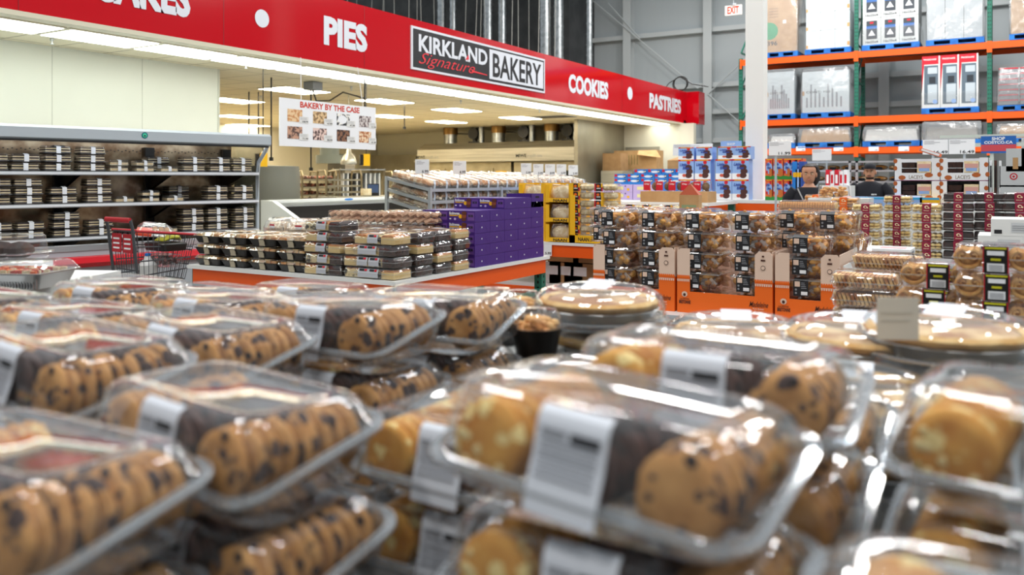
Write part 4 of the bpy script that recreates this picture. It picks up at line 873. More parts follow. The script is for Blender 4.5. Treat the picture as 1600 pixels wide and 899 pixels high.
def mad_proto():
    W, D, h = .105, .15, .098; t = thing('madeleine_pack', 'x', 'madeleine pack'); b = MB(); rd = random.Random(3)
    for i in range(44):
        c_ = Vector((rd.uniform(-.075, .075), rd.uniform(-.125, .12), rd.uniform(.02, .078))); d_ = Vector((rd.uniform(-1, 1), rd.uniform(-1, 1), rd.uniform(-.5, .5))).normalized()*.03
        b.tube([c_-d_, c_-d_*.5, c_, c_+d_*.5, c_+d_], [.004, .015, .019, .014, .004], MAD, 7)
    b.build('madeleines', t)
    b = MB(); rd = random.Random(9)
    for i in range(16):
        c_ = Vector((rd.uniform(-.075, .075), rd.uniform(-.135, .05), rd.uniform(.015, .075))); e1 = Vector((rd.uniform(-1, 1), rd.uniform(-.5, .5), rd.uniform(-1, 1))).normalized()*.022; e2 = e1.cross(Vector((.3, 1, .2))).normalized()*.012
        b.add([c_-e1-e2, c_+e1-e2*.5, c_+e1+e2, c_-e1+e2*.6], [(0, 1, 2, 3)], WRAPW)
    b.build('inner_wrap', t)
    b = MB(); b.rings([rrect(W-.012, D-.012, .02, .002), rrect(W-.002, D-.002, .02, h-.012)], CLEAR, True, False); b.rings([rrect(W-.002, D-.002, .02, h-.010), rrect(W-.01, D-.01, .02, h)], CLEAR, False, True); b.build('clamshell', t); rimof(W, D, h-.013).build('rim', t)
    b = MB(); y = -D-.001; b.box(-.068, .0, y-.002, y, .014, h-.012, INK); b.quad((-.068, y, h-.012), (0, y, h-.012), (0, y+.04, h+.001), (-.068, y+.04, h+.001), INK)
    b.panel((0, y-.002, 0), *FX, -.062, -.038, .058, .082, PINKB); b.panel((0, y-.002, 0), *FX, -.033, -.004, .02, .036, PAPER)
    for q in range(4): b.panel((0, y-.002, 0), *FX, -.033, -.008-.003*q, .05+q*.008, .053+q*.008, GREYINK)
    b.disc((0, y-.002, 0), *FX, -.056, .044, .005, .005, GREYINK); b.disc((0, y-.002, 0), *FX, -.056, .028, .005, .005, GREYINK); b.build('label_panel', t, 0); return Proto(t)
MT = mad_proto()
edges = [(927, 1054), (1058, 1207), (1211, 1301)]
tr_h = .365
trays = []
for i, (pa, pb) in enumerate(edges):
    xa, xb = mx(pa), mx(pb); 
    if i == 2: xb = xa+.33
    tt = mad_tray(xb-xa, tr_h, True); tt.put((xa, MY, MZ), f'orange and blush madeleine display tray, {ORD[i]} from the left', 0, 'orange madeleine display trays'); trays.append((xa, xb))
tag(MB().box(0, .004, 0, .6, .0, .31, WHITEP).panel((.004, 0, 0), *FY, .05, .5, .18, .24, PINKB).build('tray_side_card', loc=(trays[2][1]+.012, MY+.02, MZ), smooth=0), 'plain pale side wall behind the rightmost orange tray', 'card panel')
for ti, (xa, xb) in enumerate(trays):
    n = 2 if ti < 2 else 1; w_ = xb-xa
    for c in range(n):
        x = xa+w_*(c+.5)/n if n == 2 else xa+w_*.5
        x = xa+.13+c*(w_-.26) if n == 2 else x
        hgt = 4
        if ti == 0: hgt = 5
        if ti == 1: hgt = 5
        for i in range(hgt):
            zz = MZ+.006+i*.1145
            MT.put((x+rnd(-.006, .006), MY+.17, zz), f'clear pack of wrapped madeleines {lvl(i, hgt)}, front {ORD[ti*2+c]} stack from left', rnd(-.02, .02), 'madeleine packs in the orange trays', scale=(1.13, 1, 1.15))
for c, (px, ti) in enumerate([(1020, 0), (1090, 1), (1250, 2), (1310, 2), (960, 0)]):
    for i in range(2):
        zz = MZ+.006+(3.0+i)*.1145; x = at_y(px, 300, MY+.49).x
        MT.put((x, MY+.49+rnd(-.01, .01), zz), f'clear madeleine pack in the rear row, {ORD[c]} pile, {["lower", "middle", "upper"][i]} visible one', rnd(-.06, .06), 'madeleine packs in the orange trays', scale=(1.13, 1, 1.15))
sup = MB(); sup.box(trays[0][0], trays[2][1]+.01, MY+.65, MY+1.0, MZ, MZ+.3, CARD); tag(sup.build('carton', smooth=0), 'plain carton hidden behind the orange madeleine trays', 'carton')
for c, px in enumerate([980, 1050, 1125, 1200, 1270, 1325]):
    x = at_y(px, 300, MY+.8).x
    for i in range(1+(c == 4)): MT.put((x, MY+.82, MZ+.302+i*.1145), f'clear madeleine pack on the far carton, {ORD[c]} from the left, {["lower", "upper"][i]}', rnd(-.06, .06), 'madeleine packs on the far carton', scale=(1.13, 1, 1.15))

# ================================================================ BOXED SNACKS IN THE MIDDLE DISTANCE
def table_block(label, x0, x1, y0, y1, z, m=WHITEP):
    t = thing('display_table', label, 'display table'); MB().box(x0, x1, y0, y1, z-.04, z, m).build('tabletop', t, 0)
    for xx in (x0+.02, x1-.1):
        for yy in (y0+.02, y1-.1): MB().box(xx, xx+.08, yy, yy+.08, 0, z-.041, GREENM).build('leg', t, 0)
    MB().box(x0+.01, x1-.01, y0+.005, y0+.03, z-.15, z-.041, ORANGE).build('front_rail', t, 0); return t
LY = 10.9; LZ = at_y(1110, 312, LY).z
lx = lambda px: at_y(px, 270, LY).x
table_block('white table carrying the blue mini-brownie boxes behind the column', lx(1055)-.1, lx(1250)+.1, LY-.05, LY+1.2, LZ)
def lb_box(w_, h_, d_, kind):
    t = thing('snack_box', 'x', 'snack box'); b = MB(); base_ = SKYB if kind == 'b' else mat('orange_snack_box', '#e86a34', .5)
    b.box(0, w_, 0, d_, 0, h_-.001, base_); b.panel((0, 0, 0), *FX, 0, w_, h_*.92, h_, REDP); b.panel((0, 0, 0), *FX, .03, w_-.03, h_*.94, h_*.98, YEL, .003)
    if kind == 'b':
        b.panel((0, 0, 0), *FX, 0, w_, 0, h_*.3, PAPER)
        for q in range(3): b.disc((0, 0, 0), *FX, w_*(.66+.06*(q % 2)), h_*(.2+.2*q), w_*.22, h_*.14, mat('brownie_print', '#4a2620', .6), .003+.0005*q)
        b.disc((0, 0, 0), *FX, w_*.38, h_*.2, w_*.12, h_*.08, mat('berry_print', '#c8553f', .6), .004)
    else:
        b.panel((0, 0, 0), *FX, 0, w_, .0, h_*.18, mat('leaf_print', '#2c8a34', .6)); b.disc((0, 0, 0), *FX, w_*.5, h_*.55, w_*.4, h_*.28, SKYB, .0025)
        for q in range(3): b.disc((0, 0, 0), *FX, w_*.68, h_*(.22+.12*q), w_*.2, h_*.08, mat('muffin_print', '#c9702c', .6), .003+.0005*q)
        b.panel((0, 0, 0), *FX, w_*.1, w_*.35, h_*.3, h_*.42, REDP, .003)
    b.text('Little', (0, 0, 0), *FX, w_*.1, w_*.55, h_*.67, h_*.82, mat('royal_blue', '#1f3f9a', .5), .03, .2, .005); b.text('Bites', (0, 0, 0), *FX, w_*.28, w_*.72, h_*.5, h_*.64, MATS['royal_blue'], .03, .2, .005); b.disc((0, 0, 0), *FX, w_*.66, h_*.85, .025, .025, REDP, .004)
    b.build('carton', t, 0); return Proto(t)
bw = (lx(1111)-lx(1060))/2; bh = at_y(1080, 253, LY).z-at_y(1080, 284, LY).z
LB = lb_box(bw-.01, bh, .2, 'b'); LO = lb_box(bw*.98, bh, .2, 'o')
cols = [1060, 1085.5, 1118, 1144]
for i, lev in enumerate((0, 1)):
    for c, px in enumerate(cols): LB.put((lx(px), LY, LZ+.001+lev*bh), f'light blue brownie-bites box, {ORD[c]} from left, {"upper" if lev else "lower"} row', 0, 'light blue brownie-bites boxes')
for c, px in enumerate([1060, 1088, 1122, 1147]):
    o = LB.put((lx(px), LY, LZ+.001+2*bh), f'light blue brownie-bites box lying flat on top, {ORD[c]} from left', 0, 'light blue brownie-bites boxes', scale=(1, 1, .62))
for c, px in enumerate([1195, 1206, 1223, 1232.5, 1241]):
    for lev in (0, 1):
        LO.put((lx(px), LY+.02+c*.0, LZ+.001-.03+.03+lev*bh), f'orange muffin-bites box, {ORD[c]} right of the column, {"upper" if lev else "lower"} row', 0 if c == 1 else 0, 'orange muffin-bites boxes', scale=(.45 if c != 1 else .66, 1, 1))
# blue cookie cartons and lilac cartons, red label packs
BYY = 12.6; bzz = at_y(1000, 286, BYY).z
table_block('table carrying the bright blue cookie cartons beside the cardboard boxes', at_y(955, 280, BYY).x-.3, at_y(1057, 280, BYY).x+.05, BYY-.7, BYY+1, bzz-.28)
tag(MB().box(at_y(958, 280, BYY).x, at_y(1057, 280, BYY).x, BYY, BYY+.8, bzz-.279, bzz-.001, BLUEC).build('carton', smooth=0), 'plain blue carton under the bright blue cookie boxes', 'carton')
def blue_box():
    t = thing('cookie_box', 'x', 'cookie box'); b = MB(); b.box(0, .225, 0, .2, 0, .073, BLUEC); b.panel((0, 0, 0), *FX, .005, .05, .025, .066, REDP); b.disc((0, 0, 0), *FX, .12, .03, .065, .018, PAPER); b.disc((0, 0, 0), *FX, .185, .035, .022, .024, INK); b.disc((0, 0, 0), *FX, .185, .035, .012, .012, PAPER, .003); b.build('carton', t, 0); return Proto(t)
BB = blue_box(); bxx = at_y(960, 280, BYY).x
for i in range(3):
    for c in range(5):
        if i == 2 and c in (0,): continue
        BB.put((bxx+.235*c+(.12 if i == 2 else 0), BYY, bzz+.001+i*.0745), f'bright blue cookie box, {ORD[c]} from left in the {["lower", "middle", "top"][i]} row', 0, 'bright blue cookie boxes', scale=(1 if not (i == 2 and c == 4) else .6, 1, 1))
LYY = 10.4; lzz = at_y(960, 300, LYY).z
def lil_box():
    t = thing('lemon_cookie_box', 'x', 'cookie box'); b = MB(); b.box(0, .30, 0, .2, 0, .10, LILAC); b.panel((0, 0, 0), *FX, .06, .17, .03, .075, mat('pale_yellow_print', '#e9e2a0', .5)); b.disc((0, 0, 0), *FX, .24, .035, .02, .018, YEL); b.disc((0, 0, 0), *FX, .2, .08, .01, .01, PURP); b.build('carton', t, 0); return Proto(t)
LIL = lil_box(); x = at_y(924, 290, LYY).x
for c in range(3): LIL.put((x+c*.31, LYY, lzz), f'lilac lemon cookie box, {ORD[c]} from left behind the naan dippers', 0, 'lilac lemon cookie boxes')
for c in range(3): LIL.put((x+c*.31, LYY, lzz-.102), f'lilac lemon cookie box underneath, {ORD[c]} from left behind the naan dippers', 0, 'lilac lemon cookie boxes')
def red_pack():
    t = thing('red_label_pack', 'x', 'snack pack'); b = MB(); b.ball((.13, .06, .06), .05, .05, .055, noisy('granola', '#5a4028', '#8a6a44', 30, .8) if 'granola' not in MATS else MATS['granola'], 8, 5, .1); b.build('contents', t)
    b = MB(); shell(b, .1, .07, .13, CLEAR); o = b.build('clamshell', t); o.location = (.1, .06, 0); MB().box(.0, .09, -.013, -.011, .01, .12, REDP).text('Crisp', (0, -.013, 0), *FX, .015, .075, .075, .1, PAPER, .02, .2).build('label_panel', t, 0); return Proto(t)
RP = red_pack(); 
for c in range(5):
    px = 1006+c*19.5; p = at_y(px, 298, 9.6)
    RP.put((p.x, 9.6, at_y(1030, 299, 9.6).z), f'clear snack pack with red label, {ORD[c]} from left', 0, 'red-labelled snack packs')
xa = at_y(922, 290, 9.6).x; xb = at_y(1110, 290, 9.6).x
table_block('table behind the naan dippers carrying lilac boxes and red-labelled packs', xa, xb, 9.5, 10.75, min(lzz-.104, 9))
tag(MB().box(at_y(1003, 290, 9.6).x, xb-.02, 9.55, 9.9, lzz-.103, at_y(1030, 299, 9.6).z-.001, CARD).build('carton', smooth=0), 'cardboard carton under the red-labelled snack packs', 'carton')
# cardboard cartons by the steel panel
for i, (px, py, w_, h_, m, lab) in enumerate([(954, 254, 1.3, .5, CARD, 'large open cardboard carton with green lines by the steel panel'), (935, 256, .7, .45, CARDD, 'darker cardboard carton left of the large open one'), (1043, 256, .55, .2, CARD, 'small open cardboard carton beside the blue brownie boxes')]):
    yy = [20.35, 19.5, 15][i]; p0 = at_y(px, py+11, yy); p0.x += [.1, .12, 0][i]; w_ = [1.2, .5, w_][i]
    c = MB(); c.box(0, w_, 0, .5, 0, h_, m); 
    if i == 0:
        for q in range(4): c.panel((0, 0, 0), *FX, .42+q*.08, .435+q*.08, .12, .38, mat('green_ink', '#4a5a28', .6))
        c.add([(w_-.5, 0, h_), (w_, 0, h_), (w_+.2, -.2, h_-.2), (w_-.45, -.2, h_-.12)], [(0, 1, 2, 3)], m)
    if i == 2: c.add([(0, 0, h_), (w_, 0, h_), (w_*.6, .2, h_+.12)], [(0, 1, 2)], m)
    tag(c.build('carton', loc=(p0.x, yy, p0.z-.0), smooth=0), lab, 'carton')
    tag(MB().box(0, w_+.1, -.1, .52, 0, p0.z-.002, STEEL).build('steel_counter', loc=(p0.x, yy, 0), smooth=0), 'steel counter under the '+lab[:lab.find('carton')]+'carton', 'counter')
# bag with orange top, white carton, rail near column
p = at(1079, 330, 6.6); t = thing('paper_bag', 'standing paper bag with an orange folded top near the naan dippers', 'paper bag', (p.x, p.y, p.z-.25))
b = MB(); b.box(-.08, .08, -.04, .04, 0, .38, CARD).add([(-.08, -.04, .38), (.08, -.04, .38), (.08, .04, .38), (-.08, .04, .38), (0, -.01, .47), (0, .01, .47)], [(0, 1, 4), (1, 2, 5, 4), (2, 3, 5), (3, 0, 4, 5)], mat('rust_print', '#b5502a', .6)); b.panel((0, -.04, 0), *FX, -.06, .06, .22, .3, mat('sage_print', '#8fa37a', .6)); b.build('bag', t, 0)
tag(MB().box(-.12, .2, -.1, .3, 0, p.z-.26, CARDD).build('carton', loc=(p.x, p.y, 0), smooth=0), 'tall dark carton under the standing paper bag', 'carton')
p = at(1100, 362, 7.0); t = thing('white_crate', 'white open crate with a red edge in front of the column', 'crate', (p.x, p.y, 0))
b = MB(); zc_ = at(1100, 334, 7).z; b.box(0, .9, 0, .5, 0, zc_, WHITEP).box(-.02, .92, -.02, 0, zc_-.05, zc_, GREYCASE).box(-.02, -.01, -.02, .5, zc_-.2, zc_-.05, REDP); b.build('body', t, 0)
p = at(1083, 348, 6.9); tag(MB().box(-.12, .14, -.01, .01, -.02, .02, REDP).box(-.12, -.1, -.01, .01, -p.z, -.02, REDP).box(.12, .14, -.01, .01, -p.z, -.02, REDP).build('red_rail', loc=p, smooth=0), 'short red rail between the madeleine packs and white crate', 'rail')
# price signs near the column
def board(label, x0p, y0p, x1p, y1p, Y, prices=None, name='price_sign', stem=(-.6, .6), cat='price sign'):
    a = at(x0p, y0p, Y); p2 = at(x1p, y0p, Y); 
    # front faces -y: keep x extents, take mean depth
    cx_ = at((x0p+x1p)/2, (y0p+y1p)/2, Y); hw_ = (x1p-x0p)/2*Y/F_/(CA+SA*((x0p+x1p)/2-800)/F_); hh_ = (y1p-y0p)/2*Y/F_
    t = thing(name, label, cat, cx_); b = MB(); b.box(-hw_, hw_, 0, .006, -hh_, hh_, PAPER); n = len(prices) if prices else 1
    for i in range(n):
        x0 = -hw_+2*hw_/n*i
        for q in range(3): b.panel((0, 0, 0), *FX, x0+.06*hw_, x0+(.5+.25*(q % 2))*hw_*2/n*.9, hh_*(.78-.18*q), hh_*(.83-.18*q), GREYINK)
        if i: b.panel((0, 0, 0), *FX, x0-.003, x0+.003, -hh_, hh_, GREYINK)
    b.build('card', t, 0)
    if prices:
        for i, s in enumerate(prices):
            x0 = -hw_+2*hw_/n*i; MB().text(s, (0, 0, 0), *FX, x0+2*hw_/n*.44, x0+2*hw_/n*.97, -hh_*.9, -hh_*.5, INK, .012, 0, .003).build('price', t, 0)
    if stem:
        for sx in stem: MB().box(sx*hw_-.012, sx*hw_+.012, .008, .03, -cx_.z, hh_*.9, GREYCASE).build('post', t, 0)
    return t
board('double white price board above the blue brownie boxes, left part of the pair', 1051, 225, 1113, 243, 12.6, None)
sb = at(1140, 231, 12.3); t = thing('promotion_sign', 'lilac-blue hanging promotion sign left of the white column', 'sign', (at(1126, 231, 12.6)))
MB().box(0, .32, 0, .006, -.1, .1, SKYB).text('SHOP', (0, 0, 0), *FX, .1, .22, .035, .07, PAPER, .03).text('COSTCO.CA', (0, 0, 0), *FX, .02, .3, -.02, .02, PAPER, .03).build('board', t, 0); MB().box(.15, .17, .008, .03, -sb.z, 0, GREYCASE).build('post', t, 0)
board('white price board reading 11.99 beside the white column', 1201, 221, 1236, 243, 10.2, ['11.99'], stem=(-.4,))
board('small white notice board on a shelf frame below the orange beam', 1269, 233, 1299, 251, (at_y(1284, 250, 14.57).x*-SA+14.57*CA), None, stem=(-.5, .5))
board('wide white price board with two 16.49 prices over the almond trays', 1441, 218, 1523, 241, 8.9, ['16.49', '16.49'])
board('grey sign half cut off at the right picture edge', 1596, 216, 1622, 239, 8.6, None)
p = at(1560, 226, 8.7); t = thing('promotion_sign', 'blue and red shop sign above the grey cartons at the right', 'sign', p)
MB().box(-.16, .16, 0, .006, -.09, .09, mat('sign_blue', '#1b5fae', .45)).box(-.16, .16, -.001, 0, -.07, .0, mat('sign_soft_red', '#c4444e', .5)).text('SHOP', (0, 0, 0), *FX, -.06, .06, .045, .08, PAPER, .03, 0, .003).text('COSTCO.CA', (0, 0, 0), *FX, -.13, .13, .008, .038, PAPER, .03, 0, .003).build('board', t, 0)
for sx in (-.06, .1): MB().box(sx-.018, sx+.018, .01, .03, -p.z, -.0, mat('pale_sage_post', '#c3cbc2', .5)).build('post', t, 0)
MB().box(-.55, .6, .01, .03, -.02, .02, MATS['pale_sage_post']).box(-.55, .6, .01, .03, .08, .11, MATS['pale_sage_post']).build('crossbar', t, 0)

# ================================================================ STORAGE RACK WITH PALLETS
RY = 21.1*1.0; RD = 1.05
pxs = [1157, 1338, 1546]; Xs = [at_y(px, 200, RY).x for px in pxs]; Xs.append(Xs[2]+(Xs[2]-Xs[1])); Zs = [at_y(1338, py, RY).z for py in (86, 187.5, 235)]
t = thing('pallet_rack', 'tall green and orange pallet rack along the rear wall', 'pallet rack')
rackp = t
for x in Xs:
    for yy in (RY, RY+RD):
        b = MB(); top = Zs[0]+.12 if x == Xs[0] else 7.0; b.box(x-.045, x+.045, yy, yy+.07, 0, top, GREENM)
        z = .1
        while z < top-.1: b.box(x-.028, x-.012, yy-.002, yy, z, z+.03, DARK).box(x+.012, x+.028, yy-.002, yy, z, z+.03, DARK); z += .09
        b.build('post', t, 0)
    b = MB(); z = .2
    while z < 5: b.obox((x, RY+.07, z), (x, RY+RD, z+.8), .03, .04, GREENM).box(x-.015, x+.015, RY+.07, RY+RD, z-.02, z+.02, GREENM); z += .9
    b.build('lattice', t, 0)
bs = .068
for z in Zs:
    for i in range(len(Xs)-1):
        for yy in (RY-.05, RY+RD): 
            b = MB(); b.box(Xs[i]+.0, Xs[i+1]-.0, yy, yy+.05, z-bs*1.1, z+bs*1.1, ORANGE); b.box(Xs[i]+.001, Xs[i]+.05, yy-.012, yy-.002, z-.16, z+.09, ORANGE); b.box(Xs[i+1]-.05, Xs[i+1]-.001, yy-.012, yy-.002, z-.16, z+.09, ORANGE); b.build('beam', t, 0)
        MB().box(Xs[i]+.05, Xs[i+1]-.05, RY+.02, RY+RD-.01, z+bs*.5, z+bs, mat('deck_wire', '#55504a', .6)).build('deck', t, 0)
for px in (1310, 1348, 1419-50, 1380):
    pass
for i, px in enumerate((1310, 1251, 1365, 1412)):
    p = at_y(px, 232.5, RY-.06); MB().box(p.x-.11, p.x+.11, RY-.056, RY-.051, p.z-.055, p.z+.055, PAPER).text('9.99', (0, RY-.056, 0), *FX, p.x+.02, p.x+.09, p.z-.045, p.z-.02, INK, .02).build('price_tag', t, 0)
def pallet(x0, x1, z):
    b = MB(); d = .95
    b.box(x0, x1, RY-.06, RY-.04, z, z+.022, BLUEP)
    for k_ in (0, .42, .86): xx = x0+(x1-x0)*k_*1.0; b.box(xx, xx+(x1-x0)*.14, RY-.05, RY+d, z+.02, z+.105, BLUEP)
    for k_ in range(6): yy = RY-.05+k_*.175; b.box(x0, x1, yy, yy+.11, z+.105, z+.13, BLUEP)
    return b
loads = [  # px0, px1, level, height px, style, label
 (1196, 1247, 0, 88, 'card', 'tall cardboard carton load with a green leaf print, film-wrapped on a blue pallet'),
 (1258, 1330, 0, 86, 'white', 'tall load of plain white cartons on the top beam, left of the printed filters'),
 (1347, 1437, 0, 90, 'filter', 'load of air filter cartons with barcodes and mixed print on the top beam'),
 (1447, 1538, 0, 88, 'grey', 'wide load of pale grey film-wrapped cartons on the top beam'),
 (1577, 1636, 0, 80, 'card2', 'cardboard carton load at the top right picture corner'),
 (1196, 1243, 1, 69, 'printed', 'film-wrapped white carton load beside the white column on the middle beam'),
 (1252, 1329, 1, 68, 'printed', 'bright film-wrapped printed carton load, second beam, left of the green post'),
 (1440, 1530, 1, 82, 'cooler', 'three tall red and white cooler cartons on a blue pallet'),
 (1558, 1625, 1, 58, 'redstack', 'film-wrapped stack of grey trays with red rims at the right edge'),
 (1200, 1243, 2, 14, 'low', 'thin white wrapped bundle on the lowest beam beside the column'),
 (1247, 1330, 2, 22, 'low2', 'low bundle of flattened cardboard in film, left of the green post'),
 (1348, 1437, 2, 23, 'low', 'low bundle of flattened cardboard in crumpled film, right of the green post'),
 (1440, 1534, 2, 28, 'clearlow', 'crumpled clear film bundle above the 16.49 price board'),
 (1556, 1620, 2, 22, 'low2', 'low cardboard bundle behind the blue and red shop sign')]
for i, (pa, pb, lv, hp, st, lab) in enumerate(loads):
    xa, xb = at_y(pa, 150, RY).x, at_y(pb, 150, RY).x; z = Zs[lv]+bs*1.15
    desc = lab
    tag(pallet(xa, xb, z).build('pallet', smooth=0), 'blue wooden pallet under the '+' '.join(lab.split()[:9]), 'pallet', 'blue pallets on the storage rack')
    z0 = z+.132; h_ = hp/F_*RY/(SA*((pa+pb)/2-800)/F_+CA); t2 = thing('pallet_load', lab, 'pallet load', (xa, RY-.03, z0)); W_ = xb-xa; D_ = .92
    b = MB()
    if st in ('card', 'card2'):
        b.box(.03, W_-.03, 0, D_, 0, h_, CARD); b.panel((0, 0, 0), *FX, W_*.55, W_*.65, h_*.5, h_*.56, PAPER)
        for q in range(4): b.panel((0, 0, 0), *FX, .1, W_*.4, h_*(.62+.05*q), h_*(.635+.05*q), CARDD)
        if st == 'card': b.disc((0, 0, 0), *FX, .1, h_*.38, .22, .22, mat('leaf_green', '#12995e', .5)); b.text('396', (0, 0, 0), *FX, .05, .3, h_*.12, h_*.2, INK, .02)
    elif st == 'white':
        n = 3
        for q in range(3):
            for r in range(3): b.box(.03+q*(W_-.06)/3+.004, .03+(q+1)*(W_-.06)/3-.004, 0, D_, r*h_/3+.004, (r+1)*h_/3-.004, mat('cool_white_carton', '#cfd8db', .6))
        for r in range(3): b.panel((0, 0, 0), *FX, .03, .08, r*h_/3+.02, r*h_/3+.1, CARD); b.panel((0, 0, 0), *FX, W_-.09, W_-.03, r*h_/3+.04, r*h_/3+.14, CARD)
    elif st == 'filter':
        for q in range(3):
            for r in range(2):
                x0 = .02+q*(W_-.04)/3; x1 = x0+(W_-.04)/3-.006; z_ = r*h_*.47; b.box(x0, x1, 0, D_, z_, z_+h_*.465, mat('light_carton', '#c6cbcb', .6)); w2 = x1-x0
                b.panel((0, 0, 0), *FX, x0+w2*.2, x1-w2*.2, z_+h_*.1, z_+h_*.42, mat('charcoal_print', '#3a4048', .5)); b.panel((0, 0, 0), *FX, x0+w2*.2, x1-w2*.2, z_+h_*.28, z_+h_*.33, mat('denim_print', '#3a66a8', .5), .003)
                b.add([(x0+w2*.3, -.004, z_+h_*.16), (x0+w2*.7, -.004, z_+h_*.16), (x0+w2*.5, -.004, z_+h_*.26)], [(0, 1, 2)], PAPER); b.text('16x25x4', (0, 0, 0), *FX, x0+w2*.15, x1-w2*.15, z_+h_*.03, z_+h_*.07, INK, .02); b.panel((0, 0, 0), *FX, x0+w2*.4, x0+w2*.6, z_+h_*.37, z_+h_*.4, REDP, .004)
    elif st == 'grey':
        for q in range(3): b.box(.02+q*(W_-.04)/3, .02+(q+1)*(W_-.04)/3-.012, 0, D_, 0, h_, mat('pale_grey_carton', '#b9bfc2', .6))
    elif st == 'printed':
        b.box(.03, W_-.03, 0, D_, 0, h_*.95, mat('cool_white_carton', '#cfd8db', .6)); 
        for q in range(9): b.panel((0, 0, 0), *FX, .12+q*(W_-.25)/9, .16+q*(W_-.25)/9, h_*.12, h_*(.35+.1*((q*7) % 4)), GREYINK)
        b.text('CONT: 100', (0, 0, 0), *FX, .12, W_*.6, h_*.45, h_*.5, INK, .01); b.panel((0, 0, 0), *FX, .03, .08, h_*.4, h_*.5, CARD)
    elif st == 'cooler':
        for q in range(3):
            x0 = .01+q*(W_-.02)/3; x1 = x0+(W_-.02)/3-.008; w2 = x1-x0; b.box(x0, x1, 0, D_*.6, 0, h_, WHITEP)
            b.panel((0, 0, 0), *FX, x0, x1-w2*.08, h_*.84, h_, REDP); b.add([(x0, -.003, h_*.84), (x0+w2*.12, -.003, h_*.84), (x0, -.003, h_*.3)], [(0, 1, 2)], REDP)
            b.panel((0, 0, 0), *FX, x0+w2*.12, x0+w2*.9, h_*.07, h_*.82, mat('cooler_slate', '#5b6b78', .5), .004); b.panel((0, 0, 0), *FX, x0+w2*.32, x0+w2*.84, h_*.1, h_*.45, mat('cooler_silver', '#b9c4cb', .5), .005); b.panel((0, 0, 0), *FX, x0+w2*.32, x0+w2*.84, h_*.66, h_*.78, MATS['cooler_silver'], .005); b.panel((0, 0, 0), *FX, x0+w2*.4, x0+w2*.75, h_*.47, h_*.6, mat('cooler_dark', '#2a3138', .4), .005)
            b.disc((0, 0, 0), *FX, x0+w2*.72, h_*.12, .05, .05, SKYB, .006); b.text('FRIGIDAIRE', (0, 0, 0), *FX, x0+w2*.1, x0+w2*.8, h_*.92, h_*.95, PAPER, .02, 0, .006)
    elif st == 'redstack':
        for r in range(7):
            for q in range(2): b.box(.04+q*W_*.5, .04+(q+1)*W_*.5-.05, 0, D_*.8, r*h_/7+.01, (r+1)*h_/7-.02, mat('grey_tray', '#77777a', .5)); b.box(.03+q*W_*.5, .04+(q+1)*W_*.5-.04, -.01, D_*.8, (r+1)*h_/7-.02, (r+1)*h_/7+.003, REDP)
    elif st == 'low2': b.rings([rrect(W_/2-.04, D_/2-.05, .03, 0, cx=W_/2, cy=D_/2, seed=i, jit=.01), rrect(W_/2-.1, D_/2-.1, .03, h_*.9, cx=W_/2, cy=D_/2, seed=i+5, jit=.02)], CARD)
    elif st == 'clearlow': b.rings([rrect(W_/2-.06, D_/2-.05, .03, 0, cx=W_/2, cy=D_/2, seed=i, jit=.01), rrect(W_/2-.1, D_/2-.1, .03, h_*.75, cx=W_/2, cy=D_/2, seed=i+5, jit=.02)], mat('grey_bundle', '#9a958c', .6))
    else: b.rings([rrect(W_/2-.04, D_/2-.05, .03, 0, cx=W_/2, cy=D_/2, seed=i, jit=.01), rrect(W_/2-.08, D_/2-.1, .03, h_*.8, cx=W_/2, cy=D_/2, seed=i+5, jit=.015)], mat('white_bundle', '#d5d3cc', .6))
    b.build('goods', t2, 0)
    f = MB(); j = .012
    f.rings([rrect(W_/2, D_/2+.02, .04, -.0, cx=W_/2, cy=D_/2, seed=i, jit=j), rrect(W_/2+.005, D_/2+.025, .04, h_*.3, cx=W_/2, cy=D_/2, seed=i+1, jit=j), rrect(W_/2, D_/2+.02, .04, h_*.7, cx=W_/2, cy=D_/2, seed=i+2, jit=j), rrect(W_/2-.02, D_/2, .04, h_*1.01, cx=W_/2, cy=D_/2, seed=i+3, jit=j)], FILM, False, True)
    if st not in ('white', 'filter', 'cooler'): f.build('stretch_film', t2)
    elif st == 'filter' or st == 'cooler': g = MB(); g.rings([rrect(W_/2, D_/2+.02, .04, -.0, cx=W_/2, cy=D_/2, seed=i, jit=j), rrect(W_/2+.005, D_/2+.025, .04, h_*.3, cx=W_/2, cy=D_/2, seed=i+1, jit=j)], BAG, False, False); g.build('stretch_film', t2)

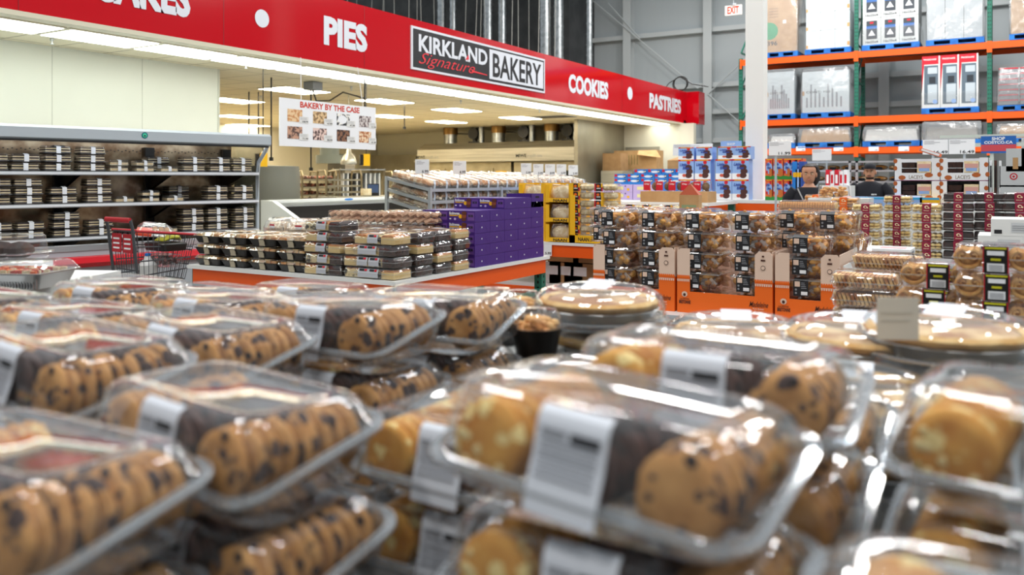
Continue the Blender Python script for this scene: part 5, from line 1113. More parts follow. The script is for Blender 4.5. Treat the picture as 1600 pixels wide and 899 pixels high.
# ================================================================ RIGHT-HAND DISPLAYS
BURG = mat('burgundy_band', '#8e1136', .5)
def tub_proto(kind, W=.11, D=.12, h=.07):
    t = thing(kind, 'x', 'cookie pack'); b = MB()
    if kind == 'chocolate_cookie_pack': b.box(-W+.012, W-.012, -D+.012, D-.012, .005, h-.012, CHOC)
    else:
        m = {'almond_cookie_pack': noisy('pale_round_cookie', '#d9b56a', '#f0d9a0', 30, .6, bump=.3) if 'pale_round_cookie' not in MATS else MATS['pale_round_cookie'], 'ginger_cookie_pack': PASTRY}[kind]
        for i in range(5):
            for j in range(2):
                for k_ in range(2): b.ball((-W+.03+i*(2*W-.06)/4, -D+.028+j*.09, .02+.026*k_), .022, .024, .013, m, 9, 5, .05, i)
                b.ball((-W+.03+i*(2*W-.06)/4, D-.03, .02+.026*j), .022, .024, .013, m, 7, 4)
    b.build('cookies', t); b = MB(); shell(b, W, D, h, CLEAR); b.build('clamshell', t); rimof(W, D, .018).build('rim', t)
    bm = ORPR if kind == 'ginger_cookie_pack' else BURG
    b = MB(); b.box(-.03, .03, -D-.003, -D-.001, .0, h-.002, bm).quad((-.03, -D-.001, h-.001), (.03, -D-.001, h-.001), (.03, D, h+.001), (-.03, D, h+.001), bm)
    b.disc((0, -D-.003, 0), *FX, 0, .044, .014, .012, CREAM); b.disc((0, -D-.003, 0), *FX, .002, .043, .008, .007, bm, .003); b.disc((0, -D-.003, 0), *FX, .016, .038, .006, .006, CREAM, .003)
    b.text('biscuit', (0, -D-.003, 0), *FX, -.018, .018, .014, .022, CREAM, .02); b.build('paper_band', t, 0); return Proto(t)
AC, CC, GC = tub_proto('almond_cookie_pack'), tub_proto('chocolate_cookie_pack'), tub_proto('ginger_cookie_pack')
QY = 6.35                                   # depth along the view of the burgundy stacks
def base_block(label, p, zt, w_=.5, d_=.4):
    return tag(MB().box(-w_/2, w_/2, -.02, d_, 0, zt, WHITEP).build('display_plinth', loc=(p.x, p.y, 0), smooth=0), label, 'plinth')
def stack(P, px, ytop, Y, n, h, nm, grp, word_, dy=0, sc=None, step=None):
    p = at(px, ytop, Y); zt = p.z
    for i in range(n):
        P.put((p.x+rnd(-.004, .004), p.y+.12+rnd(-.003, .003), zt-(n-i)*h), f'{nm} {lvl(i, n)}, {word_}', rnd(-.02, .02), grp, scale=sc)
    return p, zt-n*h
g1 = 'almond cookie packs with burgundy bands'; hp_ = .0725
sp = []
for wd, px, yt, n in [('left stack of almond cookies', 1446, 332, 5), ('middle almond cookie stack', 1485-7, 0, 0), ('right almond cookie stack', 1441, 0, 0)]:
    pass
for j, (P, px, yt, Y, n, nm, grp, wd) in enumerate([
    (AC, 1352, 318, 6.6, 6, 'round almond cookie pack with burgundy band', g1, 'left stack'),
    (AC, 1401, 305, 6.9, 7, 'round almond cookie pack with burgundy band', g1, 'middle stack'),
    (AC, 1448, 318, 6.3, 7, 'round almond cookie pack with burgundy band', g1, 'right stack'),
    (CC, 1497, 301, 6.2, 8, 'dark chocolate cookie pack with burgundy band', 'dark cookie packs with burgundy bands', 'left dark stack'),
    (CC, 1546, 301, 6.2, 8, 'dark chocolate cookie pack with burgundy band', 'dark cookie packs with burgundy bands', 'right dark stack'),
    (CC, 1594, 301, 6.0, 8, 'dark chocolate cookie pack with burgundy band', 'dark cookie packs with burgundy bands', 'stack at the picture edge'),
    (GC, 1318, 308, 6.9, 7, 'ginger cookie pack with orange band', 'cookie packs with orange bands', 'orange-banded stack right of the biscuits'),
    (GC, 1275, 304, 7.4, 5, 'ginger cookie pack with orange band', 'cookie packs with orange bands', 'orange-banded stack behind the biscuits')]):
    p, zb3 = stack(P, px, yt, Y, n, hp_, nm, grp, wd)
    base_block('white plinth under the '+nm+', '+wd, Vector((p.x, p.y-.01, 0)), zb3-.001, .24, .26)
# long biscuit packs
def bis_proto():
    W, D, h = .19, .09, .075; t = thing('biscuit_pack', 'x', 'biscuit pack'); b = MB()
    for r in range(1):
        for i in range(22): b.cyl((-W+.02+i*.0162, -.03, .034), (-W+.034+i*.0162, -.03, .034), .03, None, BISC, 10); b.cyl((-W+.02+i*.0162, .04, .034), (-W+.034+i*.0162, .04, .034), .03, None, BISC, 10)
    b.build('biscuits', t); b = MB(); shell(b, W, D, h, clear('peach_clear', tint='#f3dcc0', haze=.12, rough=.1, wob=10) if 'peach_clear' not in MATS else MATS['peach_clear']); b.build('clamshell', t); rimof(W, D, .02).build('rim', t); return Proto(t)
BI = bis_proto()
for j, (px, yt, Y, n) in enumerate([(1262, 313, 5.6, 3), (1275, 331, 5.25, 2), (1265, 340, 5.6, 2)]):
    p = at(px, yt, Y)
    for i in range(n): BI.put((p.x, p.y+.1*j*0, p.z-(n-i)*.0765-(.153 if j == 2 else 0)), f'long tan biscuit pack {lvl(i, n)} of {["rear", "front", "lower"][j]} pile behind the madeleines', rnd(-.05, .05), 'long tan biscuit packs')
p = at(1268, 350, 5.6); tag(MB().box(-.5, .5, -.3, .4, 0, p.z-.16, WHITEP).build('display_plinth', loc=(p.x, p.y, 0), smooth=0), 'white plinth under the long tan biscuit packs', 'plinth')
# round nut tub on top
p = at(1303, 309, 7.3); t = thing('nut_tub', 'clear tub of brown nut clusters in front of the woman', 'tub', (p.x, p.y, p.z)); b = MB()
[b.ball((rnd(-.1, .1), rnd(-.06, .06), rnd(.02, .09)), .02, .018, .014, PASTRY, 7, 4) for _ in range(50)]; b.build('clusters', t); b = MB(); shell(b, .13, .08, .11, CLEAR); b.build('clamshell', t)
tag(MB().box(-.2, .3, -.1, .2, 0, p.z-.002, WHITEP).build('display_plinth', loc=(p.x, p.y, 0), smooth=0), 'white plinth under the clear nut tub', 'plinth')
# blue and yellow carton row behind
p = at(1330, 307, 8.0); q = at(1450, 307, 7.4)
for i in range(5):
    pp = at(1330+i*26, 308, 8.1-.12*i); b = MB(); b.box(0, .165, 0, .15, 0, .09, YEL if i == 4 else SKYB); b.panel((0, 0, 0), *FX, .05, .12, .01, .03, BROWN).panel((0, 0, 0), *FX, .0, .165, .07, .09, mat('cyan_print', '#3aa6d8', .5)); 
    tag(b.build('carton', loc=(pp.x, at(1330, 307, 8.1).y, at(1390, 315, 7.9).z-.05), smooth=0), f'small blue carton in the row behind the almond cookies, {ORD[i]} from left', 'carton', 'small blue cartons behind the almond cookies')
pp = at(1330, 308, 8.1); tag(MB().box(-.1, 1.1, -.0, .3, 0, at(1390, 315, 7.9).z-.051, WHITEP).build('display_plinth', loc=(pp.x, pp.y, 0), smooth=0), 'white plinth under the small blue cartons', 'plinth')
# tarts boxes
for i in range(3):
    pp = at(1355-0*i, 396, 4.5); b = MB(); b.box(0, .19, 0, .22, 0, .058, PAPER)
    if i == 2: b.text('TARTS', (0, 0, 0), *FX, .02, .14, .02, .042, REDP, .03)
    b.panel((.19, 0, 0), *FY, .05, .17, .01, .045, GREYINK); b.panel((0, 0, .058), *FT, .03, .16, .05, .17, mat('faint_red_print', '#d9a5a8', .6))
    tag(b.build('tart_box', loc=(pp.x+.012*i, pp.y, pp.z-.0585*(2-i)-.03), rz=rnd(-.03, .03), smooth=0), ['white tarts box at the bottom of the small stack', 'white tarts box in the middle of the small stack', 'white tarts box with red lettering on top of the small stack'][i], 'tart box', 'white tarts boxes')
tb = at(1355, 396, 4.5); tag(MB().box(-.05, .3, -.01, .3, 0, tb.z-.0585*2-.032, WHITEP).build('display_plinth', loc=(tb.x, tb.y, 0), smooth=0), 'white plinth under the tarts boxes', 'plinth')
# white cartons at right
for i in range(5):
    pp = at(1527, 392, 4.35); b = MB(); b.box(0, .5, 0, .34, 0, .087, WHITEP)
    b.panel((0, 0, 0), *FX, .015, .05, .012, .032, INK)
    for q in range(3): b.panel((0, 0, 0), *FX, .09+q*.13, .19+q*.13, .02, .07, mat('pale_print', '#cdd1d3', .6)); [b.panel((0, 0, 0), *FX, .095+q*.13, .17+q*.13, .03+.011*r, .033+.011*r, GREYINK, .003) for r in range(3)]
    tag(b.build('white_carton', loc=(pp.x+(.06 if i == 4 else 0)+rnd(-.006, .006), pp.y, pp.z-.27+.088*i), rz=0, smooth=0), f'flat white printed carton {lvl(i, 5)} of the stack at the right edge', 'carton', 'flat white cartons at the right edge')
tag(MB().box(-.02, .6, -.02, .36, 0, pp.z-.272, WHITEP).build('display_plinth', loc=(pp.x, pp.y, 0), smooth=0), 'white plinth under the flat white cartons', 'plinth')
# almond bark trays
AY = at(1430, 310, 7.9).y
def bark_tray():
    w_, d_, h_ = .40, .35, .215; t = thing('bark_tray', 'x', 'display tray'); b = MB(); ALM = mat('almond_print', '#b5602a', .5)
    b.box(0, w_, 0, .005, 0, .075, PAPER).box(0, .06, 0, .005, .075, h_, PAPER).box(w_-.075, w_, 0, .005, .075, h_, PAPER).box(0, .005, 0, d_, 0, h_, PAPER).box(w_-.005, w_, 0, d_, 0, h_, PAPER).box(0, w_, d_-.005, d_, 0, h_, PAPER).box(0, w_, 0, d_, 0, .005, PAPER)
    for x, z, rx in ((.07, .03, .035), (.3, .055, .04), (.012, .12, .018), (.012, .19, .02), (w_-.02, .15, .02), (.39, .06, .02)): b.disc((0, 0, 0), *FX, x, z, rx*.9, .022, ALM)
    b.text('LACEYS', (0, 0, 0), *FX, .13, .25, .018, .052, mat('taupe_ink', '#8d7d6c', .6), .01); b.panel((0, 0, 0), *FX, 0, w_, 0, .006, mat('plum_print', '#8a3a6a', .5)); b.build('tray', t, 0)
    for k_ in range(2):
        c = MB()
        for r in range(3): c.rings([rrect(.06, .1, .015, .008+r*.058, cx=.125+k_*.135, cy=.12), rrect(.062, .102, .015, .06+r*.058, cx=.125+k_*.135, cy=.12)], CHOC)
        c.build('bark_pack', t)
    c = MB(); c.box(.2, .32, .012, .016, .078, .185, CREAM).box(.215, .305, .009, .012, .09, .12, SKYB).box(.205, .315, .009, .012, .12, .16, mat('pinkish_print', '#d9a59a', .5)); c.build('pack_label', t, 0); return Proto(t)
BT = bark_tray(); xs_ = [at_y(1397, 300, AY).x, at_y(1468.5, 300, AY).x]; bz = at(1430, 310, 7.9).z-.125
for c in range(2):
    for i in range(3): BT.put((xs_[c], AY, bz-.217*.65+i*.217-.0), f'white almond-print tray of chocolate bark {lvl(i, 3)}, {"left" if c == 0 else "right"} stack', 0, 'almond-print trays', scale=(.95, 1, 1) if False else None)
tag(MB().box(-.05, .95, -.01, .5, 0, bz-.217*.65-.002, WHITEP).build('display_plinth', loc=(xs_[0], AY, 0), smooth=0), 'white plinth under the almond-print trays', 'plinth')
for i in range(4):
    pp = at(1541+i*7, 300, 8.0+.1*i); tag(MB().box(0, .02, 0, .25, -.2, .25, [BROWN, PAPER, BROWN, PAPER][i]).panel((0, 0, 0), *FX, .004, .016, .0, .2, DARK).build('folded_tray', loc=(pp.x, AY+.05, pp.z+.05), smooth=0), f'upright brown and white printed tray edge, {ORD[i]} right of the almond trays', 'tray', 'upright trays beside the almond trays')
pp = at(1452, 240, 7.9); ob = MB(); ob.box(-.1, .1, -.07, .07, 0, .03, mat('coral_carton', '#ee7c52', .5)).panel((0, -.07, 0), *FX, -.08, .08, .005, .025, PAPER); o = ob.build('orange_packet', loc=(pp.x, AY+.1, bz-.217*.65+3*.217+.04), smooth=0); o.rotation_euler = (0, .35, .1); tag(o, 'tilted orange packet lying on the left almond tray stack', 'packet')
# grey cartons far right
GCY = at(1580, 300, 7.2).y
for i, (px, yt, w_, h_) in enumerate([(1563, 318, .62, .16), (1563, 292, .6, .18), (1572, 268, .25, .2), (1596, 268, .3, .2)]):
    pp = at_y(px, yt, GCY); b = MB(); b.box(0, w_, 0, .4, 0, h_, mat('pale_grey_box', '#c7cbcc', .6))
    if i == 1: b.disc((0, 0, 0), *FX, .1, .09, .03, .03, REDP).disc((0, 0, 0), *FX, .1, .09, .02, .02, MATS['pale_grey_box'], .003).disc((0, 0, 0), *FX, .1, .09, .01, .01, REDP, .004)
    if i == 2: b.panel((0, 0, 0), *FX, .05, .09, .02, .12, CARD)
    tag(b.build('grey_carton', loc=(pp.x, GCY, pp.z), smooth=0), ['pale grey carton at the bottom right above the dark cookies', 'pale grey carton with a round red mark', 'small pale grey carton under the blue shop sign', 'small pale grey carton at the right picture edge'][i], 'carton', 'pale grey cartons')
pp = at_y(1563, 318, GCY); tag(MB().box(0, .7, 0, .45, 0, pp.z-.002, WHITEP).build('display_plinth', loc=(pp.x, GCY, 0), smooth=0), 'white plinth under the pale grey cartons', 'plinth')
# wire shelving with bread packs behind the people
WSY = 14.6
t = thing('wire_shelving', 'grey wire shelving unit with wrapped bread behind the two people', 'shelving unit'); xa, xb = at_y(1232, 300, WSY).x, at_y(1475, 300, WSY).x
for x in (xa, at_y(1328, 300, WSY).x, at_y(1339, 300, WSY).x, xb):
    for yy in (WSY, WSY+.6): MB().box(x-.02, x+.02, yy-.02, yy+.02, 0, at_y(1300, 252, WSY).z, CHROME).build('post', t, 0)
zs_ = [at_y(1300, y_, WSY).z for y_ in (253, 267, 284, 301, 318)]
for z in zs_: b = MB(); b.box(xa, xb, WSY, WSY+.6, z-.01, z, MATS['wire_deck']).box(xa, xb, WSY-.02, WSY, z-.02, z+.01, CHROME); b.build('shelf', t, 0)
SB = thing('wrapped_sandwich', 'x', 'bread pack'); b = MB(); b.ball((0, 0, .05), .12, .1, .045, ICED, 10, 6, .05); b.build('bread', SB); b = MB(); b.box(-.05, .05, -.105, -.1, .02, .06, NAVY); b.build('label_strip', SB, 0); SBP = Proto(SB)
for li, z in enumerate(zs_[1:4]):
    for i in range(9):
        x = xa+.2+i*(xb-xa-.4)/8
        SBP.put((x, WSY+.15, z+.001), f'wrapped bread pack, {ORD[i]} from left on {["upper", "middle", "lower"][li]} wire shelf behind the people', rnd(-.3, .3), 'wrapped bread on the wire shelving')
for i in range(5):
    pp = at(1290+i*7, 290, 11.5); tag(MB().box(0, .05, 0, .2, 0, .22-.02*(i % 2), [REDP, PAPER, REDP, PAPER, PAPER][i]).panel((0, 0, 0), *FX, .01, .04, .03, .15, [PAPER, REDP, PAPER, REDP, REDP][i]).build('red_white_box', loc=(pp.x, pp.y, pp.z), smooth=0), f'narrow red and white box right of the woman, {ORD[i]} from left', 'box', 'red and white boxes right of the woman')
pp = at(1290, 290, 11.5); tag(MB().box(-.04, .34, -.05, .3, 0, pp.z-.002, WHITEP).build('display_plinth', loc=(pp.x, pp.y, 0), smooth=0), 'white plinth under the narrow red and white boxes', 'plinth')
for i in range(3):
    pp = at(1239+i*6, 312, 10.6); tag(MB().box(0, .06, 0, .2, 0, .5-.1*(i % 2), [BLUEC, SKYB, mat('deep_blue_box', '#2a4fa0', .5)][i]).panel((0, 0, 0), *FX, .01, .05, .3, .36, YEL).build('blue_box', loc=(pp.x, LY+.0, LZ+.001), smooth=0), f'tall narrow blue box left of the woman, {ORD[i]} from left', 'box', 'tall blue boxes left of the woman')

# ================================================================ PEOPLE
def person(label, loc, rz, H, hairstyle, jacket, trousers, cap=False, beard=False, female=False):
    t = thing('person', label, 'person', loc, rz); hh = H/7.4; zc = H-hh           # chin height; local -y is forward
    sw = .185 if female else .215
    body = MB()
    def ring(z, rx, ry, cy=0, n=20): return [(rx*math.cos(a), cy+ry*math.sin(a), z) for a in [2*PI*i/n for i in range(n)]]
    def head_ring(k, n=20):
        z = zc+hh*k; prof = [(0, .035, .035), (.06, .045, .06), (.16, .058, .078), (.3, .066, .086), (.45, .072, .088), (.6, .076, .093), (.75, .076, .096), (.88, .064, .082), (.97, .035, .045), (1, .012, .015)]
        for (a, w1, d1), (b_, w2, d2) in zip(prof, prof[1:]):
            if a <= k <= b_: f = (k-a)/(b_-a); wd = w1+(w2-w1)*f; dp = d1+(d2-d1)*f; break
        out = []
        for i in range(n):
            a = 2*PI*i/n; x = wd*math.cos(a); y = dp*math.sin(a)+.01; 
            front = max(0, -math.sin(a))
            if front > .97: y -= {True: .022*math.exp(-((k-.38)/.07)**2)+.012*math.exp(-((k-.47)/.08)**2)+.006*math.exp(-((k-.2)/.04)**2)}[True]
            if .75 < front < .97: y += .010*math.exp(-((k-.5)/.05)**2)
            if front > .9 and k < .1: y -= .012
            out.append((x, y, z))
        return out
    sh = zc-.06*H/1.7; hip = H*.50
    rs = [ring(H*.47, .14, .10), ring(hip+.04, .165, .115), ring(H*.60, .13, .095), ring(H*.70, .155, .11, -.01 if female else 0), ring(H*.76, .165, .11), ring(sh-.03, sw*.85, .085), ring(sh+.01, .10, .07), ring(sh+.035, .062, .06, .01), ring(zc-.0, .054, .056, .012)]
    rs += [head_ring(k) for k in (0.03, .1, .17, .22, .28, .34, .38, .43, .48, .54, .6, .7, .8, .9, .97, 1)]
    body.rings(rs, SKIN)
    for s in (-1, 1):
        body.tube([(s*sw*.8, 0, sh-.03), (s*(sw+.03), .01, sh-.12), (s*(sw+.06), .02, sh-.30), (s*(sw+.06), -.03, sh-.52), (s*(sw+.055), -.05, sh-.60)], [.05, .05, .042, .03, .028], SKIN, 10)
        hx, hyy, hz = s*(sw+.055), -.055, sh-.60
        body.tube([(hx, hyy, hz), (hx, hyy-.005, hz-.05), (hx, hyy-.01, hz-.09)], [.028, .04, .034], SKIN, 8)
        for f in range(4): yy = hyy-.03+.019*f; ln = [.055, .07, .075, .06][f]; body.tube([(hx, yy, hz-.08), (hx-s*.006, yy, hz-.08-ln*.6), (hx-s*.02, yy, hz-.08-ln)], [.010, .009, .007], SKIN, 6)
        body.tube([(hx-s*.01, hyy-.03, hz-.03), (hx-s*.02, hyy-.055, hz-.06), (hx-s*.02, hyy-.06, hz-.09)], [.012, .011, .008], SKIN, 6)
        body.tube([(s*.085, 0, H*.49), (s*.095, .0, H*.28), (s*.1, .01, H*.2), (s*.1, .02, .09)], [.085, .06, .055, .04], SKIN, 10)
        # ears
        body.ball((s*.078, .015, zc+hh*.45), .012, .02, .03, SKIN, 8, 5)
    # eyes, brows, mouth, part of the face surface
    for s in (-1, 1):
        body.ball((s*.031, -.071, zc+hh*.5), .014, .008, .007, CREAM, 8, 5); body.ball((s*.031, -.078, zc+hh*.5), .006, .004, .006, HAIR, 8, 5)
        body.tube([(s*.016, -.083, zc+hh*.565), (s*.034, -.083, zc+hh*.585), (s*.05, -.07, zc+hh*.57)], [.003, .0045, .002], HAIR, 5)
    body.tube([(-.026, -.078, zc+hh*.2), (-.008, -.088, zc+hh*.212), (0, -.09, zc+hh*.205), (.008, -.088, zc+hh*.212), (.026, -.078, zc+hh*.2)], [.002, .006, .006, .006, .002], mat('lips', '#9c5a4e', .5), 6)
    body.build('body', t, 60)
    hair = MB()
    def cap_ring(k, g, lo):
        z = zc+hh*k; r = head_ring(min(k, 1)); return [((x*(1+g)), (y-.01)*(1+g)+.01+(.0), z+(.0)) for x, y, _ in r]
    if hairstyle == 'tail':
        n = 20; rr_ = []
        for k_ in (.35, .5, .65, .78, .88, .96, 1.02):
            r = head_ring(min(k_, 1)); g = 1.13; o_ = []
            for x, y, z in r:
                yy = y*g; fr = -y
                if k_ < .8 and y < -.01: yy = .02; 
                o_.append((x*g, yy, zc+hh*k_+.004))
            rr_.append(o_)
        hair.rings(rr_, HAIR); hair.tube([(.03, .09, zc+hh*.85), (.05, .15, zc+hh*.85), (.07, .17, zc+hh*.55), (.075, .15, zc+hh*.2), (.07, .12, zc-hh*.05)], [.035, .05, .055, .045, .015], HAIR, 9)
    else:
        rr_ = []
        for k_ in (.35, .5, .65, .8, .92, 1.0):
            r = head_ring(min(k_, 1)); rr_.append([(x*1.06, (y*1.06 if y > -.01 or k_ > .78 else .015), zc+hh*k_) for x, y, z in r])
        hair.rings(rr_, HAIR)
    if beard:
        hair.rings([[(x*1.04, y*1.04-.004 if y < .02 else .02, z) for x, y, z in head_ring(k_)] for k_ in (.03, .1, .16)], HAIR, True, False); hair.tube([(-.025, -.088, zc+hh*.255), (0, -.1, zc+hh*.265), (.025, -.088, zc+hh*.255)], .005, HAIR, 5)
    hair.build('hair', t, 60)
    if cap:
        c = MB(); c.rings([[(x*1.12, (y-.01)*1.12+.01, zc+hh*k_) for x, y, z in head_ring(min(k2, 1))] for k_, k2 in ((.68, .68), (.82, .78), (.94, .88), (1.03, .96), (1.05, 1))], NAVY)
        c.rings([[(.07*math.cos(a), -.07-.085*abs(math.sin(a)), zc+hh*.69+dz) for a in [PI*i/10 for i in range(11)]] for dz in (0, .008)], NAVY); c.build('cap', t, 60)
    j = MB(); g = 1.12
    j.rings([ring(H*.46, .185, .135), ring(hip+.05, .185, .135), ring(H*.60, .165, .12), ring(H*.70, .185, .135), ring(H*.76, .19, .135), ring(sh-.02, sw*.95, .105), ring(sh+.02, .115, .085), ring(sh+.04 if not female else sh+.015, .075 if not female else .085, .07)], jacket, False, False)
    for s in (-1, 1): j.tube([(s*sw*.75, 0, sh-.02), (s*(sw+.03), .01, sh-.11), (s*(sw+.065), .02, sh-.30), (s*(sw+.065), -.03, sh-.52), (s*(sw+.06), -.045, sh-.575)], [.075, .075, .06, .046, .044], jacket, 12)
    if not female: j.text('store', (0, -.132, 0), (1, 0, 0), (0, 0, 1), .03, .1, H*.735, H*.75, PAPER, .02)
    j.build('jacket', t, 60)
    tr_ = MB(); tr_.rings([ring(H*.40, .17, .12), ring(H*.52, .17, .125)], trousers)
    for s in (-1, 1): tr_.tube([(s*.085, 0, H*.47), (s*.095, 0, H*.28), (s*.1, .01, H*.18), (s*.1, .02, .05)], [.1, .08, .07, .065], trousers, 12)
    tr_.build('trousers', t, 60)
    sh_ = MB(); [sh_.ball((s*.1, -.04, .045), .048, .13, .045, BLACKP, 10, 6) for s in (-1, 1)]; sh_.build('shoes', t, 60)
    if female:
        st_ = MB(); st_.tube([(-.12, -.085, sh+.005), (-.05, -.145, H*.74), (.06, -.15, H*.66), (.17, -.11, H*.55)], .008, mat('strap_grey', '#a8a8a8', .5), 5); st_.build('bag_strap', t)
    return t
wp = at(1264, 280, 9.4); person('woman in black top with dark ponytail standing right of the muffin boxes', (wp.x, wp.y, 0), math.radians(YAW-20), 1.655, 'tail', NAVY, NAVY, female=True)
mp_ = at(1359, 280, 12.0); person('bearded man in dark cap and dark jacket standing before the bread shelving', (mp_.x, mp_.y, 0), math.radians(3), 1.70, 'short', NAVY, NAVY, cap=True, beard=True)

# ================================================================ PALMIER DISPLAY
def palm_proto():
    W, D, h = .125, .10, .088; t = thing('palmier_pack', 'x', 'palmier pack'); 
    for c in (-1, 1):
        b = MB()
        for i in range(5):
            y0 = -D+.02+.034*i; cx_ = c*.078
            for s in (-1, 1):
                pts = [(cx_+s*(.0175+r_*math.cos(th)), y0, .052+r_*math.sin(th)) for th, r_ in [(2.6-i2*.6, .003+.00125*i2) for i2 in range(13)]]
                b.tube(pts, .0048, PALM, 6)
            b.tube([(cx_+.037*math.cos(a), y0, .048+(.034 if math.sin(a) < 0 else .026)*math.sin(a)) for a in [math.radians(118+304*k_/16) for k_ in range(17)]], .0068, PALM, 6)
            b.tube([(cx_-.017, y0, .072), (cx_-.006, y0, .066), (cx_, y0, .050), (cx_+.006, y0, .066), (cx_+.017, y0, .072)], .0055, PALM, 6)
            b.ball((cx_, y0+.008, .043), .034, .005, .028, PASTRY, 12, 6)
        b.build('palmiers', t)
    b = MB(); shell(b, W, D, h, CLEAR, base=.05); b.build('clamshell', t); rimof(W, D, .044, t_=.003).build('rim', t)
    BK = mat('deep_black_label', '#0e0f0e', .4); b = MB(); b.box(-.036, .036, -D-.003, -D-.001, 0, h-.002, REDP).box(-.033, .033, -D-.004, -D-.003, 0, h-.002, BK).quad((-.036, -D-.001, h-.001), (.036, -D-.001, h-.001), (.036, D, h+.001), (-.036, D, h+.001), BK)
    o = (0, -D-.004, 0); b.panel(o, *FX, -.024, .024, .006, .032, PAPER); b.panel(o, *FX, -.024, .024, .058, .072, PAPER); b.panel(o, *FX, -.014, .014, .041, .048, LIME); b.panel(o, *FX, -.03, .03, .078, .084, LIME); [b.panel(o, *FX, -.02, .02, .009+.005*q, .011+.005*q, GREYINK, .003) for q in range(4)]; b.build('label_band', t, 0); return Proto(t)
PM = palm_proto()
def tiltput(P, px, py, Y, lab, grp, rz=0): p = at(px, py, Y); return P.put(p, lab, rz, grp)
for i in range(7):
    p = at(1556, 418, 2.75); PM.put((p.x+.0+rnd(-.003, .003), p.y, p.z-.01-.0895*i), f'palmier pack with black label, {ORD[i]} from the top in the tall right stack', rnd(-.02, .02), 'palmier packs')
for i in range(5):
    p = at(1468, 445, 2.95); PM.put((p.x-.015*i, p.y+.01, p.z-.005-.0895*i), f'palmier pack with black label, {ORD[i]} from the top in the middle stack', rnd(-.04, .04), 'palmier packs')
for i in range(5):
    p = at(1480, 438, 3.3); PM.put((p.x+.02, p.y, p.z-.03-.0895*i), f'palmier pack, {ORD[i]} from the top of the rear stack', rnd(-.04, .04), 'palmier packs')
for i in range(5):
    p = at(1552, 425, 3.15); PM.put((p.x+.02, p.y, p.z-.02-.0895*i), f'palmier pack, {ORD[i]} from the top of the rear right stack', rnd(-.04, .04), 'palmier packs')
def stick_proto():
    W, D, h = .14, .09, .07; t = thing('biscotti_pack', 'x', 'biscuit pack'); b = MB(); STK = noisy('biscotti', '#a35f24', '#efc585', 30, .6, 3, lo=.4, hi=.6) if 'biscotti' not in MATS else MATS['biscotti']
    for i in range(15): x = -W+.03+i*.017; b.obox((x, -D+.02, .012), (x-.012, D-.02, .012), .008, .012, STK); b.add([(x, -D+.016, .01), (x+.011, -D+.016, .01), (x-.005, -D+.016, .055), (x-.018, -D+.016, .055), (x, D-.02, .01), (x+.011, D-.02, .01), (x-.005, D-.02, .055), (x-.018, D-.02, .055)], [(0, 1, 2, 3), (7, 6, 5, 4), (0, 4, 5, 1), (1, 5, 6, 2), (2, 6, 7, 3), (3, 7, 4, 0)], STK)
    b.build('biscotti', t, 0); b = MB(); shell(b, W, D, h, CLEAR, base=.03); b.build('clamshell', t); rimof(W, D, .026, t_=.003).build('rim', t); return Proto(t)
ST = stick_proto()
for i in range(6):
    p = at(1358, 435, 3.35); ST.put((p.x-.01+rnd(-.004, .004), p.y, p.z-.04-.0715*i), f'pack of slanted striped biscotti, {ORD[i]} from the top, front stack', rnd(-.03, .03), 'striped biscotti packs', scale=(.92, 1, 1))
for k_, (px, Y) in enumerate([(1380, 3.65), (1400, 3.95)]):
    for i in range(5): p = at(px, 402, Y); ST.put((p.x, p.y, p.z-.05-.0715*i), f'pack of striped biscotti, {ORD[i]} from the top, {["second", "third"][k_]} stack back', rnd(-.03, .03), 'striped biscotti packs')
pz = at(1556, 418, 2.75).z-.01-.0895*6
p = at(1470, 500, 2.75)
t = thing('display_table', 'white display table under the palmier and biscotti packs', 'display table')
a1 = at(1330, 440, 3.2); tz = pz-.002
MB().box(a1.x-.15, a1.x+1.2, p.y-.55, p.y+1.2, tz-.04, tz, WHITEP).build('tabletop', t, 0)
for xx in (a1.x-.1, a1.x+1.1):
    for yy in (p.y-.45, p.y+1.1): MB().box(xx, xx+.07, yy, yy+.07, 0, tz-.041, GREENM).build('leg', t, 0)
for nm, px, Y, dx, z_, n_ in (('middle', 1468, 2.95, -.05, at(1468, 445, 2.95).z-.005-.0895*4, 0), ('rear', 1480, 3.3, .02, at(1480, 438, 3.3).z-.03-.0895*4, 0), ('rear right', 1552, 3.15, .02, at(1552, 425, 3.15).z-.02-.0895*4, 0), ('front biscotti', 1358, 3.35, 0, at(1358, 435, 3.35).z-.04-.0715*5, 0), ('second biscotti', 1380, 3.65, 0, at(1380, 402, 3.65).z-.05-.0715*4, 0), ('third biscotti', 1400, 3.95, 0, at(1400, 402, 3.95).z-.05-.0715*4, 0)):
    p = at(px, 440, Y)
    if z_-.002 > tz+.01: tag(MB().box(-.09, .09, -.08, .08, 0, z_-.002-tz-.001, CARD).build('carton', loc=(p.x+dx, p.y, tz+.001), smooth=0), f'cardboard carton raising the {nm} stack on the palmier table', 'carton')

# ================================================================ FOREGROUND COOKIE TABLE
FTZ = .86
t = thing('display_table', 'large dark display table filling the foreground under the cookie packs', 'display table')
MB().box(-2.6, .95, .28, 2.35, FTZ-.05, FTZ, mat('dark_laminate', '#4b4a49', .5)).build('tabletop', t, 0)
for xx in (-2.5, .85):
    for yy in (.32, 2.25): MB().box(xx, xx+.08, yy, yy+.08, 0, FTZ-.051, GREENM).build('leg', t, 0)
MB().box(-2.6, .95, .29, .32, FTZ-.16, FTZ-.051, ORANGE).build('front_rail', t, 0)
W0, D0, H0, S0 = .168, .11, .100, .05
CLEARN = clear('clear_lid_near', tint='#fcfdfd', haze=.03, rough=.04, wob=0, minr=.02)
CLEARB = clear('clear_tray_near', tint='#eef1f3', haze=.08, rough=.07, wob=8, minr=.05)
RIMN = clear('thick_clear_rim', tint='#ccd3d8', haze=.24, rough=.09, minr=.24)
